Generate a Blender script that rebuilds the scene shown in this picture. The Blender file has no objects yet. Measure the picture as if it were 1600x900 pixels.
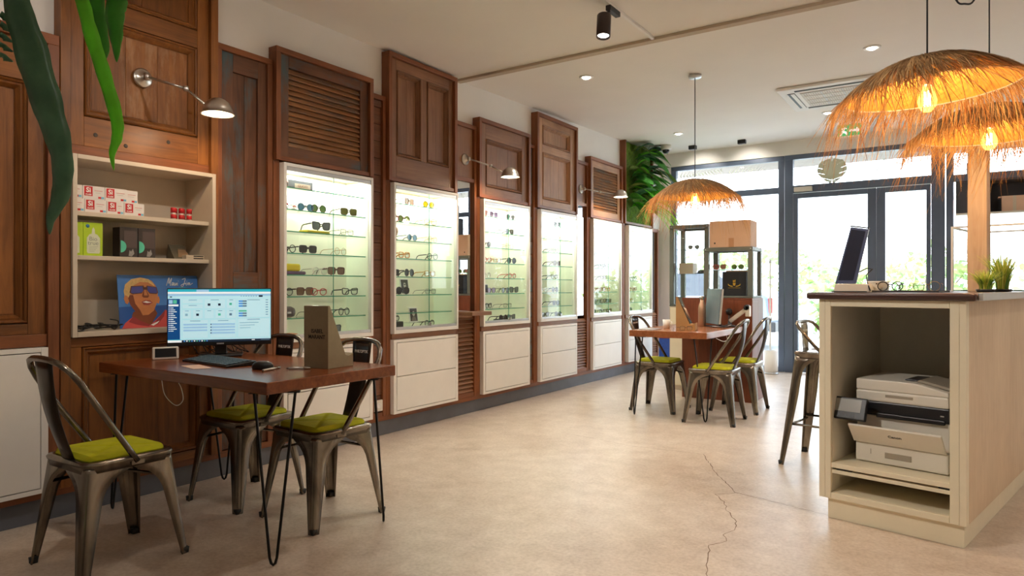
import bpy, math, random
from mathutils import Vector, Matrix
random.seed(7)
SC = bpy.context.scene
COL = SC.collection
PI = math.pi
def R(d): return math.radians(d)
def S(r, g, b, a=1.0):
    f = lambda c: (c/255/12.92) if c <= 10 else ((c/255+0.055)/1.055)**2.4
    return (f(r), f(g), f(b), a)

# ---------------------------------------------------------------- camera
cam = bpy.data.cameras.new('camera'); cam_o = bpy.data.objects.new('camera', cam); COL.objects.link(cam_o)
cam.sensor_width = 36.0; cam.lens = 24.0; cam.shift_y = -0.00125; cam.clip_start = 0.05; cam.clip_end = 200
cam_o.location = (3.71, 0.0, 1.13); cam_o.rotation_euler = (R(90), 0, math.atan(712/1067))
SC.camera = cam_o

# ---------------------------------------------------------------- world, exposure, big lights
SC.view_settings.view_transform = 'Standard'; SC.view_settings.look = 'None'
SC.view_settings.exposure = 0.3; SC.view_settings.gamma = 1.0; SC.view_settings.use_curve_mapping = False
SC.cycles.use_denoising = True; SC.cycles.max_bounces = 8; SC.cycles.diffuse_bounces = 5; SC.cycles.glossy_bounces = 4
SC.cycles.transparent_max_bounces = 32; SC.cycles.caustics_reflective = False; SC.cycles.caustics_refractive = False
SC.cycles.sample_clamp_indirect = 6.0
W = bpy.data.worlds.new('sky'); SC.world = W; W.use_nodes = True
wn, wl = W.node_tree.nodes, W.node_tree.links
bg = wn['Background']; bg.inputs['Strength'].default_value = 6.5
tc = wn.new('ShaderNodeTexCoord'); sx = wn.new('ShaderNodeSeparateXYZ'); rp = wn.new('ShaderNodeValToRGB')
wl.new(tc.outputs['Generated'], sx.inputs[0]); wl.new(sx.outputs['Z'], rp.inputs[0]); wl.new(rp.outputs[0], bg.inputs['Color'])
rp.color_ramp.elements[0].position = 0.0; rp.color_ramp.elements[0].color = (0.90, 0.95, 1.0, 1)
rp.color_ramp.elements[1].position = 0.6; rp.color_ramp.elements[1].color = (0.66, 0.81, 1.0, 1)
def portal(name, x0, x1, z0, z1, y):
    l = bpy.data.lights.new(name, 'AREA'); l.shape = 'RECTANGLE'; l.size = x1-x0; l.size_y = z1-z0
    l.cycles.is_portal = True
    o = bpy.data.objects.new(name, l); COL.objects.link(o); o.location = ((x0+x1)/2, y, (z0+z1)/2)
    o.rotation_euler = (R(-90), 0, 0)
sun = bpy.data.lights.new('sun', 'SUN'); sun.energy = 9.0; sun.angle = R(1.0); sun.color = (1, .96, .9)
sun_o = bpy.data.objects.new('sun', sun); COL.objects.link(sun_o); sun_o.rotation_euler = Vector((.30, .75, -1.0)).to_track_quat('-Z', 'Y').to_euler()
portal('window_portal', 0.15, 4.6, 0.0, 2.86, 9.60)

# ---------------------------------------------------------------- mesh helpers
class MB:
    def __init__(s): s.v = []; s.f = []; s.m = []; s.sm = []
    def add(s, vs, fs, mi=0, smooth=False):
        b = len(s.v); s.v += [tuple(p) for p in vs]
        for f in fs: s.f.append(tuple(b+i for i in f)); s.m.append(mi); s.sm.append(smooth)
        return s
    def box(s, x0, x1, y0, y1, z0, z1, mi=0, M=None):
        vs = [(x, y, z) for x in (x0, x1) for y in (y0, y1) for z in (z0, z1)]
        if M is not None: vs = [M @ Vector(p) for p in vs]
        return s.add(vs, [(0,1,3,2),(4,6,7,5),(0,4,5,1),(2,3,7,6),(0,2,6,4),(1,5,7,3)], mi)
    def prism(s, poly, lo, hi, axis='x', mi=0, M=None, smooth=False):
        n = len(poly)
        def mk(p, t):
            if axis == 'x': q = (t, p[0], p[1])
            elif axis == 'y': q = (p[0], t, p[1])
            else: q = (p[0], p[1], t)
            return M @ Vector(q) if M is not None else q
        vs = [mk(p, lo) for p in poly] + [mk(p, hi) for p in poly]
        fs = [tuple(range(n-1, -1, -1)), tuple(range(n, 2*n))]
        s.add(vs, fs, mi)
        b = len(s.v)-2*n
        for i in range(n):
            j = (i+1) % n
            s.f.append((b+i, b+j, b+n+j, b+n+i)); s.m.append(mi); s.sm.append(smooth)
        return s
    def tube(s, pts, r, n=8, mi=0, closed=False, flat=1.0):
        pts = [Vector(p) for p in pts]; k = len(pts)
        rs = r if isinstance(r, (list, tuple)) else [r]*k
        up = None; vs = []; 
        for i, p in enumerate(pts):
            a = pts[i-1] if (i > 0 or closed) else pts[i]; c = pts[(i+1) % k] if (i < k-1 or closed) else pts[i]
            t = (c-a); t = t.normalized() if t.length > 1e-9 else Vector((0,0,1))
            if up is None:
                up = Vector((0,0,1)) if abs(t.z) < .9 else Vector((1,0,0))
            sd = t.cross(up); sd = sd.normalized() if sd.length > 1e-9 else t.orthogonal().normalized()
            up = sd.cross(t).normalized()
            for j in range(n):
                an = 2*PI*j/n
                vs.append(p + sd*math.cos(an)*rs[i] + up*math.sin(an)*rs[i]*flat)
        fs = []
        for i in range(k if closed else k-1):
            i2 = (i+1) % k
            for j in range(n):
                j2 = (j+1) % n; fs.append((i*n+j, i2*n+j, i2*n+j2, i*n+j2))
        if not closed: fs += [tuple(range(n)), tuple((k-1)*n+j for j in range(n-1, -1, -1))]
        return s.add(vs, fs, mi, True)
    def lathe(s, prof, n=20, c=(0,0,0), mi=0, M=None, smooth=True, cap=True):
        vs = []; c = Vector(c)
        for r, z in prof:
            for j in range(n):
                q = Vector((r*math.cos(2*PI*j/n), r*math.sin(2*PI*j/n), z))
                if M is not None: q = M @ q
                vs.append(q+c)
        k = len(prof); fs = []
        for i in range(k-1):
            for j in range(n):
                j2 = (j+1) % n; fs.append((i*n+j, i*n+j2, (i+1)*n+j2, (i+1)*n+j))
        s.add(vs, fs, mi, smooth)
        b = len(s.v)-len(vs)
        if cap and prof[0][0] > 1e-6: s.f.append(tuple(b+j for j in range(n-1, -1, -1))); s.m.append(mi); s.sm.append(False)
        if cap and prof[-1][0] > 1e-6: s.f.append(tuple(b+(k-1)*n+j for j in range(n))); s.m.append(mi); s.sm.append(False)
        return s
    def rings(s, y0, y1, z0, z1, prof, mi=0):
        # rectangular moulding in the plane facing +X, prof = (inset, x)
        vs = []
        for i, x in prof: vs += [(x, y0+i, z0+i), (x, y1-i, z0+i), (x, y1-i, z1-i), (x, y0+i, z1-i)]
        fs = []
        for k in range(len(prof)-1):
            for j in range(4):
                j2 = (j+1) % 4; fs.append((4*k+j, 4*k+j2, 4*k+4+j2, 4*k+4+j))
        return s.add(vs, fs, mi)
    def build(s, name, mats, parent=None, bevel=0, loc=None, rot=None, solid=0):
        me = bpy.data.meshes.new(name); me.from_pydata(s.v, [], s.f)
        mats = mats if isinstance(mats, (list, tuple)) else [mats]
        for m in mats: me.materials.append(m)
        me.polygons.foreach_set('material_index', s.m); me.polygons.foreach_set('use_smooth', s.sm)
        me.update()
        return mobj(name, me, parent, bevel, loc, rot, solid)
def mobj(name, me, parent=None, bevel=0, loc=None, rot=None, solid=0):
    o = bpy.data.objects.new(name, me); COL.objects.link(o)
    if parent: o.parent = parent
    if loc: o.location = loc
    if rot: o.rotation_euler = rot
    if solid:
        m = o.modifiers.new('solid', 'SOLIDIFY'); m.thickness = solid; m.offset = 0
    if bevel:
        m = o.modifiers.new('bevel', 'BEVEL'); m.width = bevel; m.segments = 2; m.limit_method = 'ANGLE'; m.angle_limit = R(40)
    return o
def tag(o, label=None, cat=None, group=None, kind=None):
    if label: o['label'] = label
    if cat: o['category'] = cat
    if group: o['group'] = group
    if kind: o['kind'] = kind
    return o
def thing(name, label, cat, loc=(0,0,0), rotz=0, group=None):
    o = bpy.data.objects.new(name, None); COL.objects.link(o); o.empty_display_size = .05
    o.location = loc; o.rotation_euler = (0, 0, rotz)
    return tag(o, label, cat, group)
def copy_tree(o, parent=None):
    c = o.copy(); COL.objects.link(c); c.parent = parent
    for ch in list(o.children): copy_tree(ch, c)
    return c
def B(name, parent, x0, x1, y0, y1, z0, z1, mat, bevel=.002):
    return MB().box(x0, x1, y0, y1, z0, z1).build(name, mat, parent, bevel)
def text_mesh(txt, size, ext=.0004, shear=0, align='CENTER', bold=0):
    cu = bpy.data.curves.new('lettering', 'FONT'); cu.body = txt; cu.size = size; cu.extrude = ext; cu.shear = shear
    cu.align_x = align; cu.align_y = 'CENTER'; cu.resolution_u = 3; cu.offset = bold
    o = bpy.data.objects.new('lettering', cu); COL.objects.link(o)
    dg = bpy.context.evaluated_depsgraph_get(); me = bpy.data.meshes.new_from_object(o.evaluated_get(dg))
    bpy.data.objects.remove(o); bpy.data.curves.remove(cu)
    return me
def put_text(txt, size, mat, parent, M, ext=.0004, shear=0, align='CENTER', bold=0, name='lettering'):
    me = text_mesh(txt, size, ext, shear, align, bold); me.materials.clear(); me.materials.append(mat)
    me.transform(M)
    return mobj(name, me, parent)
# text plane bases: local x -> right of reading, local y -> up
def face_px(c): return Matrix.Translation(c) @ Matrix(((0,0,1,0),(1,0,0,0),(0,1,0,0),(0,0,0,1)))      # read from +X: right = +Y
def face_my(c): return Matrix.Translation(c) @ Matrix(((1,0,0,0),(0,0,-1,0),(0,1,0,0),(0,0,0,1)))     # read from -Y: right = +X
def light(name, kind, loc, energy, col, parent=None, size=.05, rot=None, spot=None, blend=.5, sy=None):
    l = bpy.data.lights.new(name, kind); l.energy = energy; l.color = col
    if kind == 'AREA':
        l.size = size
        if sy: l.shape = 'RECTANGLE'; l.size_y = sy
    else: l.shadow_soft_size = size
    if kind == 'SPOT': l.spot_size = R(spot); l.spot_blend = blend
    o = bpy.data.objects.new(name, l); COL.objects.link(o); o.location = loc
    if rot: o.rotation_euler = rot
    if parent: o.parent = parent
    return o
WARM = (1.0, .72, .45); NEUT = (1.0, .93, .84)

# ---------------------------------------------------------------- materials
def newmat(name):
    m = bpy.data.materials.new(name); m.use_nodes = True
    return m, m.node_tree.nodes, m.node_tree.links, m.node_tree.nodes['Principled BSDF']
def coords(n, l, scale, rnd=True):
    t = n.new('ShaderNodeTexCoord'); mp = n.new('ShaderNodeMapping'); mp.inputs['Scale'].default_value = scale
    if rnd:
        oi = n.new('ShaderNodeObjectInfo'); mu = n.new('ShaderNodeMath'); mu.operation = 'MULTIPLY'; mu.inputs[1].default_value = 37.0
        ad = n.new('ShaderNodeVectorMath'); ad.operation = 'ADD'
        l.new(oi.outputs['Random'], mu.inputs[0]); l.new(t.outputs['Object'], ad.inputs[0]); l.new(mu.outputs[0], ad.inputs[1])
        l.new(ad.outputs[0], mp.inputs[0])
    else: l.new(t.outputs['Object'], mp.inputs[0])
    return mp.outputs[0]
def noise(n, l, vec, scale, detail=4, rough=.6, dist=0):
    t = n.new('ShaderNodeTexNoise'); t.inputs['Scale'].default_value = scale; t.inputs['Detail'].default_value = detail
    t.inputs['Roughness'].default_value = rough; t.inputs['Distortion'].default_value = dist
    l.new(vec, t.inputs['Vector']); return t.outputs[0]
def ramp(n, l, fac, stops):
    r = n.new('ShaderNodeValToRGB'); e = r.color_ramp.elements
    while len(e) < len(stops): e.new(.5)
    for k, (p, c) in enumerate(stops): e[k].position = p; e[k].color = c
    l.new(fac, r.inputs[0]); return r.outputs[0]
def mixc(n, l, fac, a, b, mode='MIX'):
    m = n.new('ShaderNodeMix'); m.data_type = 'RGBA'; m.blend_type = mode
    for sock, v in ((m.inputs[0], fac), (m.inputs[6], a), (m.inputs[7], b)):
        if hasattr(v, 'is_linked'): l.new(v, sock)
        else: sock.default_value = v
    return m.outputs[2]
def bump(n, l, b, h, strength=.3, dist=.002):
    bp = n.new('ShaderNodeBump'); bp.inputs['Strength'].default_value = strength; bp.inputs['Distance'].default_value = dist
    l.new(h, bp.inputs['Height']); l.new(bp.outputs[0], b.inputs['Normal'])
def scl(c, k): return (min(1, c[0]*k), min(1, c[1]*k), min(1, c[2]*k), 1)
def plain(name, col, rough=.5, metal=0, var=.12, scale=8, spec=.5, bmp=0, coat=0, emit=0):
    m, n, l, b = newmat(name)
    if var > 0:
        v = coords(n, l, (1,1,1)); f = noise(n, l, v, scale)
        l.new(ramp(n, l, f, [(.3, scl(col, 1-var)), (.7, scl(col, 1+var))]), b.inputs['Base Color'])
        if bmp: bump(n, l, b, noise(n, l, v, scale*12), bmp)
    else: b.inputs['Base Color'].default_value = col
    b.inputs['Roughness'].default_value = rough; b.inputs['Metallic'].default_value = metal
    b.inputs['Specular IOR Level'].default_value = spec; b.inputs['Coat Weight'].default_value = coat
    if emit: b.inputs['Emission Color'].default_value = col; b.inputs['Emission Strength'].default_value = emit
    return m
def wood(name, dark, light_, axis='z', rough=.42, patina=None, pamt=.5, gs=1.0, spec=.4):
    m, n, l, b = newmat(name)
    st = {'z': (1,1,.07), 'y': (1,.07,1), 'x': (.07,1,1)}[axis]
    v = coords(n, l, st); g1 = noise(n, l, v, 26*gs, 6, .65, 1.2); v2 = coords(n, l, (1,1,1)); g2 = noise(n, l, v2, 2.2, 3)
    c = ramp(n, l, g1, [(.28, dark), (.72, light_)])
    c = mixc(n, l, .45, c, ramp(n, l, g2, [(.3, scl(dark, 1.0)), (.7, light_)]))
    oi = n.new('ShaderNodeObjectInfo')
    c = mixc(n, l, .35, c, mixc(n, l, 1.0, c, ramp(n, l, oi.outputs['Random'], [(0, (.62,.58,.56,1)), (1, (1.25,1.2,1.15,1))]), 'MULTIPLY'))
    if patina:
        v3 = coords(n, l, {'z': (1,1,.3), 'y': (1,.3,1), 'x': (.3,1,1)}[axis]); p = noise(n, l, v3, 7, 6, .7)
        f = ramp(n, l, p, [(.5, (0,0,0,1)), (.66, (pamt,pamt,pamt,1))])
        c = mixc(n, l, f, c, patina)
    l.new(c, b.inputs['Base Color']); b.inputs['Roughness'].default_value = rough; b.inputs['Specular IOR Level'].default_value = spec
    bump(n, l, b, g1, .25, .002)
    return m
def glass(name, tint=(1,1,1,1), ior=1.5, rough=0.0):
    m = bpy.data.materials.new(name); m.use_nodes = True; n, l = m.node_tree.nodes, m.node_tree.links
    n.remove(n['Principled BSDF']); out = n['Material Output']
    tr = n.new('ShaderNodeBsdfTransparent'); tr.inputs[0].default_value = tint
    gl = n.new('ShaderNodeBsdfGlossy'); gl.inputs['Roughness'].default_value = rough
    ge = n.new('ShaderNodeNewGeometry'); ma = n.new('ShaderNodeMath'); ma.operation = 'MULTIPLY_ADD'
    ma.inputs[1].default_value = 1/ior-ior; ma.inputs[2].default_value = ior; l.new(ge.outputs['Backfacing'], ma.inputs[0])
    fr = n.new('ShaderNodeFresnel'); l.new(ma.outputs[0], fr.inputs[0]); mx = n.new('ShaderNodeMixShader')
    # the back faces of a thin pane see the inverse ior, keep it the same
    l.new(fr.outputs[0], mx.inputs[0]); l.new(tr.outputs[0], mx.inputs[1]); l.new(gl.outputs[0], mx.inputs[2]); l.new(mx.outputs[0], out.inputs[0])
    return m
def thin(name, col, trans=.5, rough=.6, var=.2):
    # thin translucent sheet: leaves, straw, paper shades
    m, n, l, b = newmat(name); out = n['Material Output']
    v = coords(n, l, (1,1,1)); f = noise(n, l, v, 14)
    c = ramp(n, l, f, [(.3, scl(col, 1-var)), (.7, scl(col, 1+var))])
    l.new(c, b.inputs['Base Color']); b.inputs['Roughness'].default_value = rough
    t = n.new('ShaderNodeBsdfTranslucent'); l.new(c, t.inputs[0]); mx = n.new('ShaderNodeMixShader'); mx.inputs[0].default_value = trans
    l.new(b.outputs[0], mx.inputs[1]); l.new(t.outputs[0], mx.inputs[2]); l.new(mx.outputs[0], out.inputs[0])
    return m
def glow(name, col, s, var=0): return plain(name, col, .5, 0, 0, emit=s)

M = {}
M['white_wall'] = plain('white_wall', S(238,234,228), .9, var=.03, scale=2, bmp=.05)
M['ceiling'] = plain('ceiling_paint', S(240,235,228), .95, var=.02, scale=1.5)
M['white_lam'] = plain('white_laminate', S(237,233,227), .38, var=.02)
M['cream_in'] = plain('cream_interior', S(246,245,226), .6, var=.03)
M['beige_shelf'] = plain('beige_shelf', S(206,192,172), .5, var=.04)
M['counter_white'] = plain('counter_cream', S(238,228,202), .45, var=.03)
M['shadow_gap'] = plain('shadow_gap', S(70,62,56), .8, var=0)
M['skirt'] = plain('grey_skirting', S(98,100,108), .5, var=.15, scale=4)
M['alu'] = plain('aluminium_frame', S(200,202,204), .35, .8, var=.05)
M['anthracite'] = plain('anthracite_frame', S(92,104,124), .42, .15, var=.08, scale=3)
M['black'] = plain('black_plastic', S(22,22,24), .4, var=.1)
M['dark'] = plain('dark_grey_plastic', S(52,54,58), .45, var=.1)
M['rod'] = plain('black_steel_rod', S(30,28,27), .35, .6, var=.1)
M['chrome'] = plain('chrome', S(190,190,188), .2, 1, var=.05)
M['steel'] = plain('brushed_steel', S(206,198,188), .3, 1, var=.15, scale=5)
M['whiteplastic'] = plain('white_plastic', S(226,220,208), .4, var=.03)
M['white'] = plain('white_paint', S(240,238,234), .5, var=.02)
M['lime'] = plain('lime_felt', S(186,186,14), .9, var=.1, scale=20, bmp=.3)
M['kraft'] = plain('kraft_cardboard', S(222,186,160), .85, var=.06, scale=5)
M['greyboard'] = plain('grey_board', S(150,138,112), .85, var=.06, scale=30)
M['ink'] = plain('black_ink', S(20,20,20), .7, var=0)
M['inkw'] = plain('white_ink', S(238,236,232), .6, var=0)
def metal_chair():
    m, n, l, b = newmat('gunmetal_chair'); v = coords(n, l, (1,1,.35)); f = noise(n, l, v, 7, 5, .6, .8)
    l.new(ramp(n, l, f, [(.25, S(74,67,60)), (.5, S(124,115,104)), (.8, S(176,166,150))]), b.inputs['Base Color'])
    b.inputs['Metallic'].default_value = .92; b.inputs['Roughness'].default_value = .24
    bump(n, l, b, f, .15, .004); return m
M['gunmetal'] = metal_chair()
M['rubber'] = plain('rubber_foot', S(30,29,28), .7, var=.1)
HD, HL = S(82,45,16), S(168,106,48)
M['honey_worn'] = wood('worn_honey_wood', HD, HL, 'z', .5, S(186,146,108), .55)
M['honey_z'] = wood('honey_wood_upright', HD, HL, 'z'); M['honey_y'] = wood('honey_wood_level', HD, HL, 'y')
FD, FL = S(96,54,28), S(154,93,55)
M['frame_z'] = wood('reddish_frame_upright', FD, FL, 'z', gs=1.4); M['frame_y'] = wood('reddish_frame_level', FD, FL, 'y', gs=1.4)
BD, BL = S(66,40,26), S(128,84,56); TEAL = S(66,94,98)
M['old_z'] = wood('weathered_wood_upright', BD, BL, 'z', .6, TEAL, .75); M['old_y'] = wood('weathered_wood_level', BD, BL, 'y', .6, TEAL, .7)
M['slat_y'] = wood('louvre_wood', S(104,70,44), S(182,128,82), 'y', .55, TEAL, .55)
ND, NL = S(104,68,46), S(166,120,86)
M['brown_z'] = wood('brown_door_upright', ND, NL, 'z', .42); M['brown_y'] = wood('brown_door_level', ND, NL, 'y', .42)
PD, PL = S(134,92,64), S(204,158,118)
M['pine_z'] = wood('pale_pine_upright', PD, PL, 'z', .45); M['pine_y'] = wood('pale_pine_level', PD, PL, 'y', .45)
M['plank_y'] = wood('rough_plank', S(80,48,34), S(134,90,66), 'y', .75, S(110,92,82), .4, 1.3); M['plankblue_y'] = wood('blue_plank', S(92,80,76), S(140,122,112), 'y', .75, S(92,126,136), .7, 1.3)
M['desk_y'] = wood('oiled_desk_wood', S(86,40,16), S(156,84,40), 'x', .24, spec=.5)
M['ped_z'] = wood('mahogany_panel', S(84,42,26), S(138,76,48), 'z', .4)
M['countertop'] = wood('dark_counter_top', S(50,34,32), S(86,62,56), 'x', .3)
M['oak_z'] = wood('light_oak', S(198,174,144), S(230,210,182), 'z', .5, gs=2.2)
M['post_z'] = wood('pine_post', S(168,138,112), S(216,190,162), 'z', .6)
M['glass'] = glass('clear_glass', (.985,.995,.99,1), 1.26); M['shelfglass'] = glass('green_shelf_glass', (.955,.985,.972,1), 1.4)
M['winglass'] = glass('window_glass', (.97,.98,.985,1))
M['glassedge'] = plain('green_glass_edge', S(60,150,120), .25, var=.05, spec=.6)
def mirror_m():
    m, n, l, b = newmat('mirror'); b.inputs['Metallic'].default_value = 1; b.inputs['Roughness'].default_value = .01
    b.inputs['Base Color'].default_value = (.92,.93,.93,1); return m
M['mirror'] = mirror_m()
def floor_m():
    m, n, l, b = newmat('waxed_concrete'); v = coords(n, l, (1,1,1), False)
    a = noise(n, l, v, .9, 6, .62, .6); c = noise(n, l, v, 7, 6, .7); d = noise(n, l, v, 60, 3)
    col = ramp(n, l, a, [(.3, S(172,150,130)), (.5, S(204,186,167)), (.72, S(224,211,197))])
    col = mixc(n, l, .45, col, ramp(n, l, c, [(.32, S(160,138,118)), (.68, S(228,216,203))]))
    col = mixc(n, l, .2, col, ramp(n, l, d, [(.35, S(140,112,88)), (.6, S(220,205,190))]))
    l.new(col, b.inputs['Base Color'])
    rr = n.new('ShaderNodeMapRange'); rr.inputs[3].default_value = .26; rr.inputs[4].default_value = .44; l.new(c, rr.inputs[0]); l.new(rr.outputs[0], b.inputs['Roughness'])
    b.inputs['Specular IOR Level'].default_value = .5; bump(n, l, b, c, .05, .003); return m
M['floor'] = floor_m()
# ================================================================ the room shell
CEIL = 2.945; CTOP = 3.07; XR = 6.0
def cz(y): return CEIL+max(0, y-4.73)*.0225
XR = 6.0; YB = -3.2; YW = 9.5
def struct(o, label, cat): return tag(o, label, cat, kind='structure')
floor = struct(B('floor', None, -.5, XR+.1, YB-.1, YW+.1, -.12, 0, M['floor'], 0), 'beige waxed concrete floor', 'floor')
crk = plain('crack_line', S(120,98,80), .9, var=0)
def crack(pts, w):
    mb = MB(); L = []
    for i in range(len(pts)-1):
        a, b = Vector(pts[i]), Vector(pts[i+1]); k = max(2, int((b-a).length/.03))
        for j in range(k):
            q = a.lerp(b, j/k); L.append((q.x+random.uniform(-.006,.006), q.y+random.uniform(-.006,.006)))
    L.append(pts[-1])
    vs = []
    for i, q in enumerate(L):
        a, b = Vector(L[max(0,i-1)]), Vector(L[min(len(L)-1,i+1)]); d = (b-a).normalized(); nn = Vector((-d.y, d.x))*w*random.uniform(.5,1.3)
        vs += [(q[0]-nn.x, q[1]-nn.y, .0006), (q[0]+nn.x, q[1]+nn.y, .0006)]
    mb.add(vs, [(2*i, 2*i+1, 2*i+3, 2*i+2) for i in range(len(L)-1)])
    return mb.build('crack', crk, floor)
crack([(2.232,4.546),(2.425,4.158),(2.653,3.796),(3.146,3.672)], .0022)
crack([(2.653,3.796),(2.57,3.70),(2.649,3.60),(2.70,3.468),(2.783,3.331),(2.807,3.212),(2.787,3.12),(2.82,3.048),(2.772,2.962),(2.818,2.776),(2.874,2.60)], .002)
crack([(1.2,4.6),(1.7,4.5),(2.232,4.546)], .0012)
ceil = struct(MB().prism([(YB-.1,CEIL),(4.73,CEIL),(YW+.3,cz(YW+.3)),(YW+.3,3.2),(YB-.1,3.2)], -.5, XR+.1, 'x').build('ceiling', M['ceiling']), 'off-white plaster ceiling', 'ceiling')
struct(MB().box(-.019, XR, 4.70, 4.765, CEIL-.022, CEIL-.0005).build('trim_1', plain('beam_trim', S(196,180,160), .9, var=.03), None, .003), 'narrow tan cover strip running across the ceiling', 'ceiling strip')
# left wall: thick bulkhead above, deep recess behind the joinery below
wm = MB().prism([(-.5, 0), (-.30, 0), (-.30, 1.95), (-.02, 1.95), (-.02, CTOP), (-.5, CTOP)], YB, YW, 'y')
struct(wm.build('wall_left', M['white_wall']), 'white plaster wall above the wooden joinery', 'wall')
struct(B('wall_right', None, XR, XR+.1, YB, YW, 0, CTOP, M['white_wall'], 0), 'white side wall opposite the joinery', 'wall')
struct(B('wall_rear', None, -.5, XR, YB-.1, YB, 0, CTOP, M['white_wall'], 0), 'white rear wall behind the desk', 'wall')
wb = MB().box(-.30, .13, YW, YW+.18, 0, CTOP).box(.13, XR, YW, YW+.18, 2.862, CTOP).box(4.64, XR, YW, YW+.18, 0, 2.862)
struct(wb.build('wall_back', M['white_wall']), 'white wall header above the shop window', 'wall')
struct(B('baseboard_left', None, -.02, 0.0, YB, 9.3, 0, .112, M['skirt'], .002), 'grey skirting under the joinery', 'baseboard')
rail = MB()
struct(B('trim_2', None, -.02, .022, 0.35, 9.3, .1125, .1495, M['frame_y'], .002), 'reddish wooden rail above the grey skirting', 'trim')

# ---- shop front
AN = M['anthracite']
def window_unit(name, x0, x1, transom, label, mull=()):
    t = thing(name, label, 'window', (x0, YW, 0)); t['kind'] = 'structure'; w = x1-x0
    y0, y1 = .02, .09
    B('frame_head', t, 0, w, y0, y1, 2.80, 2.86, AN); B('frame_sill', t, 0, w, y0, y1, 0.001, .07, AN)
    B('frame_jamb', t, 0, .075, y0, y1, .0705, 2.7995, AN); B('frame_jamb', t, w-.075, w, y0, y1, .0705, 2.7995, AN)
    for z0, z1 in transom: B('transom', t, .0755, w-.0755, y0, y1, z0, z1, AN)
    zs = [.0705]+[z for p in transom for z in p]+[2.7995]
    for k in range(0, len(zs), 2):
        B('pane', t, .076, w-.076, .05, .058, zs[k]+.001, zs[k+1]-.001, M['winglass'], 0)
    return t
win1 = window_unit('window_1', .133, 1.69, [(2.37,2.45)], 'tall fixed shop window beside the plant wall', ())
win2 = window_unit('window_2', 3.50, 4.63, [(2.36,2.44)], 'wide fixed shop window beyond the counter', ())
d = thing('door_1', 'double glazed entrance door in dark grey frames with transom light', 'door', (1.70, YW, 0)); d['kind'] = 'structure'
W_ = 1.79
B('frame_head', d, 0, W_, .01, .10, 2.80, 2.86, AN); B('frame_jamb', d, 0, .10, .01, .10, 0, 2.7995, AN); B('frame_jamb', d, W_-.14, W_, .01, .10, 0, 2.7995, AN)
B('transom', d, .1005, W_-.1405, .01, .10, 2.36, 2.456, AN); B('pane', d, .101, W_-.141, .05, .058, 2.457, 2.799, M['winglass'], 0)
for (a, b, s0, s1) in ((.105, 1.07, .055, .095), (1.074, 1.645, .095, .045)):
    lf = thing('door_leaf', None, None, (0,0,0)); lf.parent = d
    for k in ('label', 'category'):
        if k in lf: del lf[k]
    B('stile', lf, a, a+s0, .02, .09, .012, 2.352, AN); B('stile', lf, b-s1, b, .02, .09, .012, 2.352, AN)
    B('rail', lf, a+s0+.0005, b-s1-.0005, .02, .09, 2.29, 2.352, AN); B('rail', lf, a+s0+.0005, b-s1-.0005, .02, .09, .012, .10, AN)
    B('pane', lf, a+s0+.001, b-s1-.001, .05, .058, .101, 2.289, M['winglass'], 0)
hd = MB().box(1.085,1.115,-.012,.019,1.00,1.20).tube([(1.10,-.012,1.13),(1.10,-.045,1.13),(1.0,-.05,1.13)], .01, 8)
hd.build('door_handle', M['alu'], d, .002)
B('door_closer', d, .12, .34, -.03, .018, 2.37, 2.43, M['whiteplastic'], .004)

# decals on the glass
dec = plain('frosted_decal', S(214,220,196), .8, var=.06)
def monstera(cx, cz_, w, h, y):
    def outl(a):   # heart-shaped outline, a = 90 deg at the stalk, -90 at the tip
        c, s_ = math.cos(a), math.sin(a); r = 1.0 if s_ > -.2 else 1.0+.16*((-s_-.2)/.8)
        return (w*.5*c*(1.0 if s_ > -.3 else 1-.35*(-s_-.3)/.7), h*.5*s_*r*(.84 if s_ > .75 else .95))
    o = thing('leaf_decal', 'large pale split-leaf sticker on the glass above the entrance door', 'sticker', (cx, y, cz_)); N = 7
    for sg in (-1, 1):
        for k in range(N):
            a0, a1 = 84-k*24.2, 84-(k+1)*24.2+1.1; P = [outl(R(a0+(a1-a0)*q/4)) for q in range(5)]; mm = lambda a: max(-.46, min(.42, .5*math.sin(R(a))*.9-.16)); m0, m1 = mm(a0), mm(a1)
            Q = [(sg*.004, h*m0)]+[(sg*p[0], p[1]) for p in P]+[(sg*.004, h*m1)]
            MB().prism(Q if sg > 0 else Q[::-1], -.0004, .0004, 'y').build('leaf_lobe', dec, o)
    core = [outl(R(a)) for a in range(88,-89,-11)]; core = [(p[0]*.62, p[1]*.62-.03*h) for p in core]; core += [(-p[0], p[1]) for p in core[::-1]]
    MB().prism(core, -.0009, -.0005, 'y').build('leaf_core', dec, o)
    MB().prism([(-.005,h*.48),(.005,h*.48),(.003,-h*.56),(-.003,-h*.56)], -.0004, .0004, 'y').build('midrib', dec, o)
monstera(2.265, 2.635, .35, .33, YW+.0485)
def frond(cx, cz, ang, ln, y, label, nm=14):
    mb = MB(); dx, dz = math.cos(R(ang)), math.sin(R(ang))
    for k in range(nm):
        t = k/nm; px, pz = cx+dx*ln*t, cz+dz*ln*t; l2 = ln*.34*math.sin(PI*(.15+.8*t))
        for sg in (-1, 1):
            a = R(ang)+sg*R(62-20*t); ex, ez = px+l2*math.cos(a), pz+l2*math.sin(a); w = .006
            ez = min(ez, 2.795)
            mb.add([(px,y,pz),(px+dx*w*2,y,pz+dz*w*2),(ex,y,ez)], [(0,1,2)])
    o = mb.build('frond_decal', dec, solid=.0006); tag(o, label, 'sticker'); return o
frond(.26, 2.72, 4, .62, YW+.0485, 'pale palm frond sticker at the plant end of the left window')
frond(.95, 2.70, -6, .55, YW+.0485, 'pale palm frond sticker in the middle of the left window')
frond(2.75, 2.52, 60, .22, YW+.0485, 'small palm sticker beside the split-leaf sticker', 8)
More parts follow.
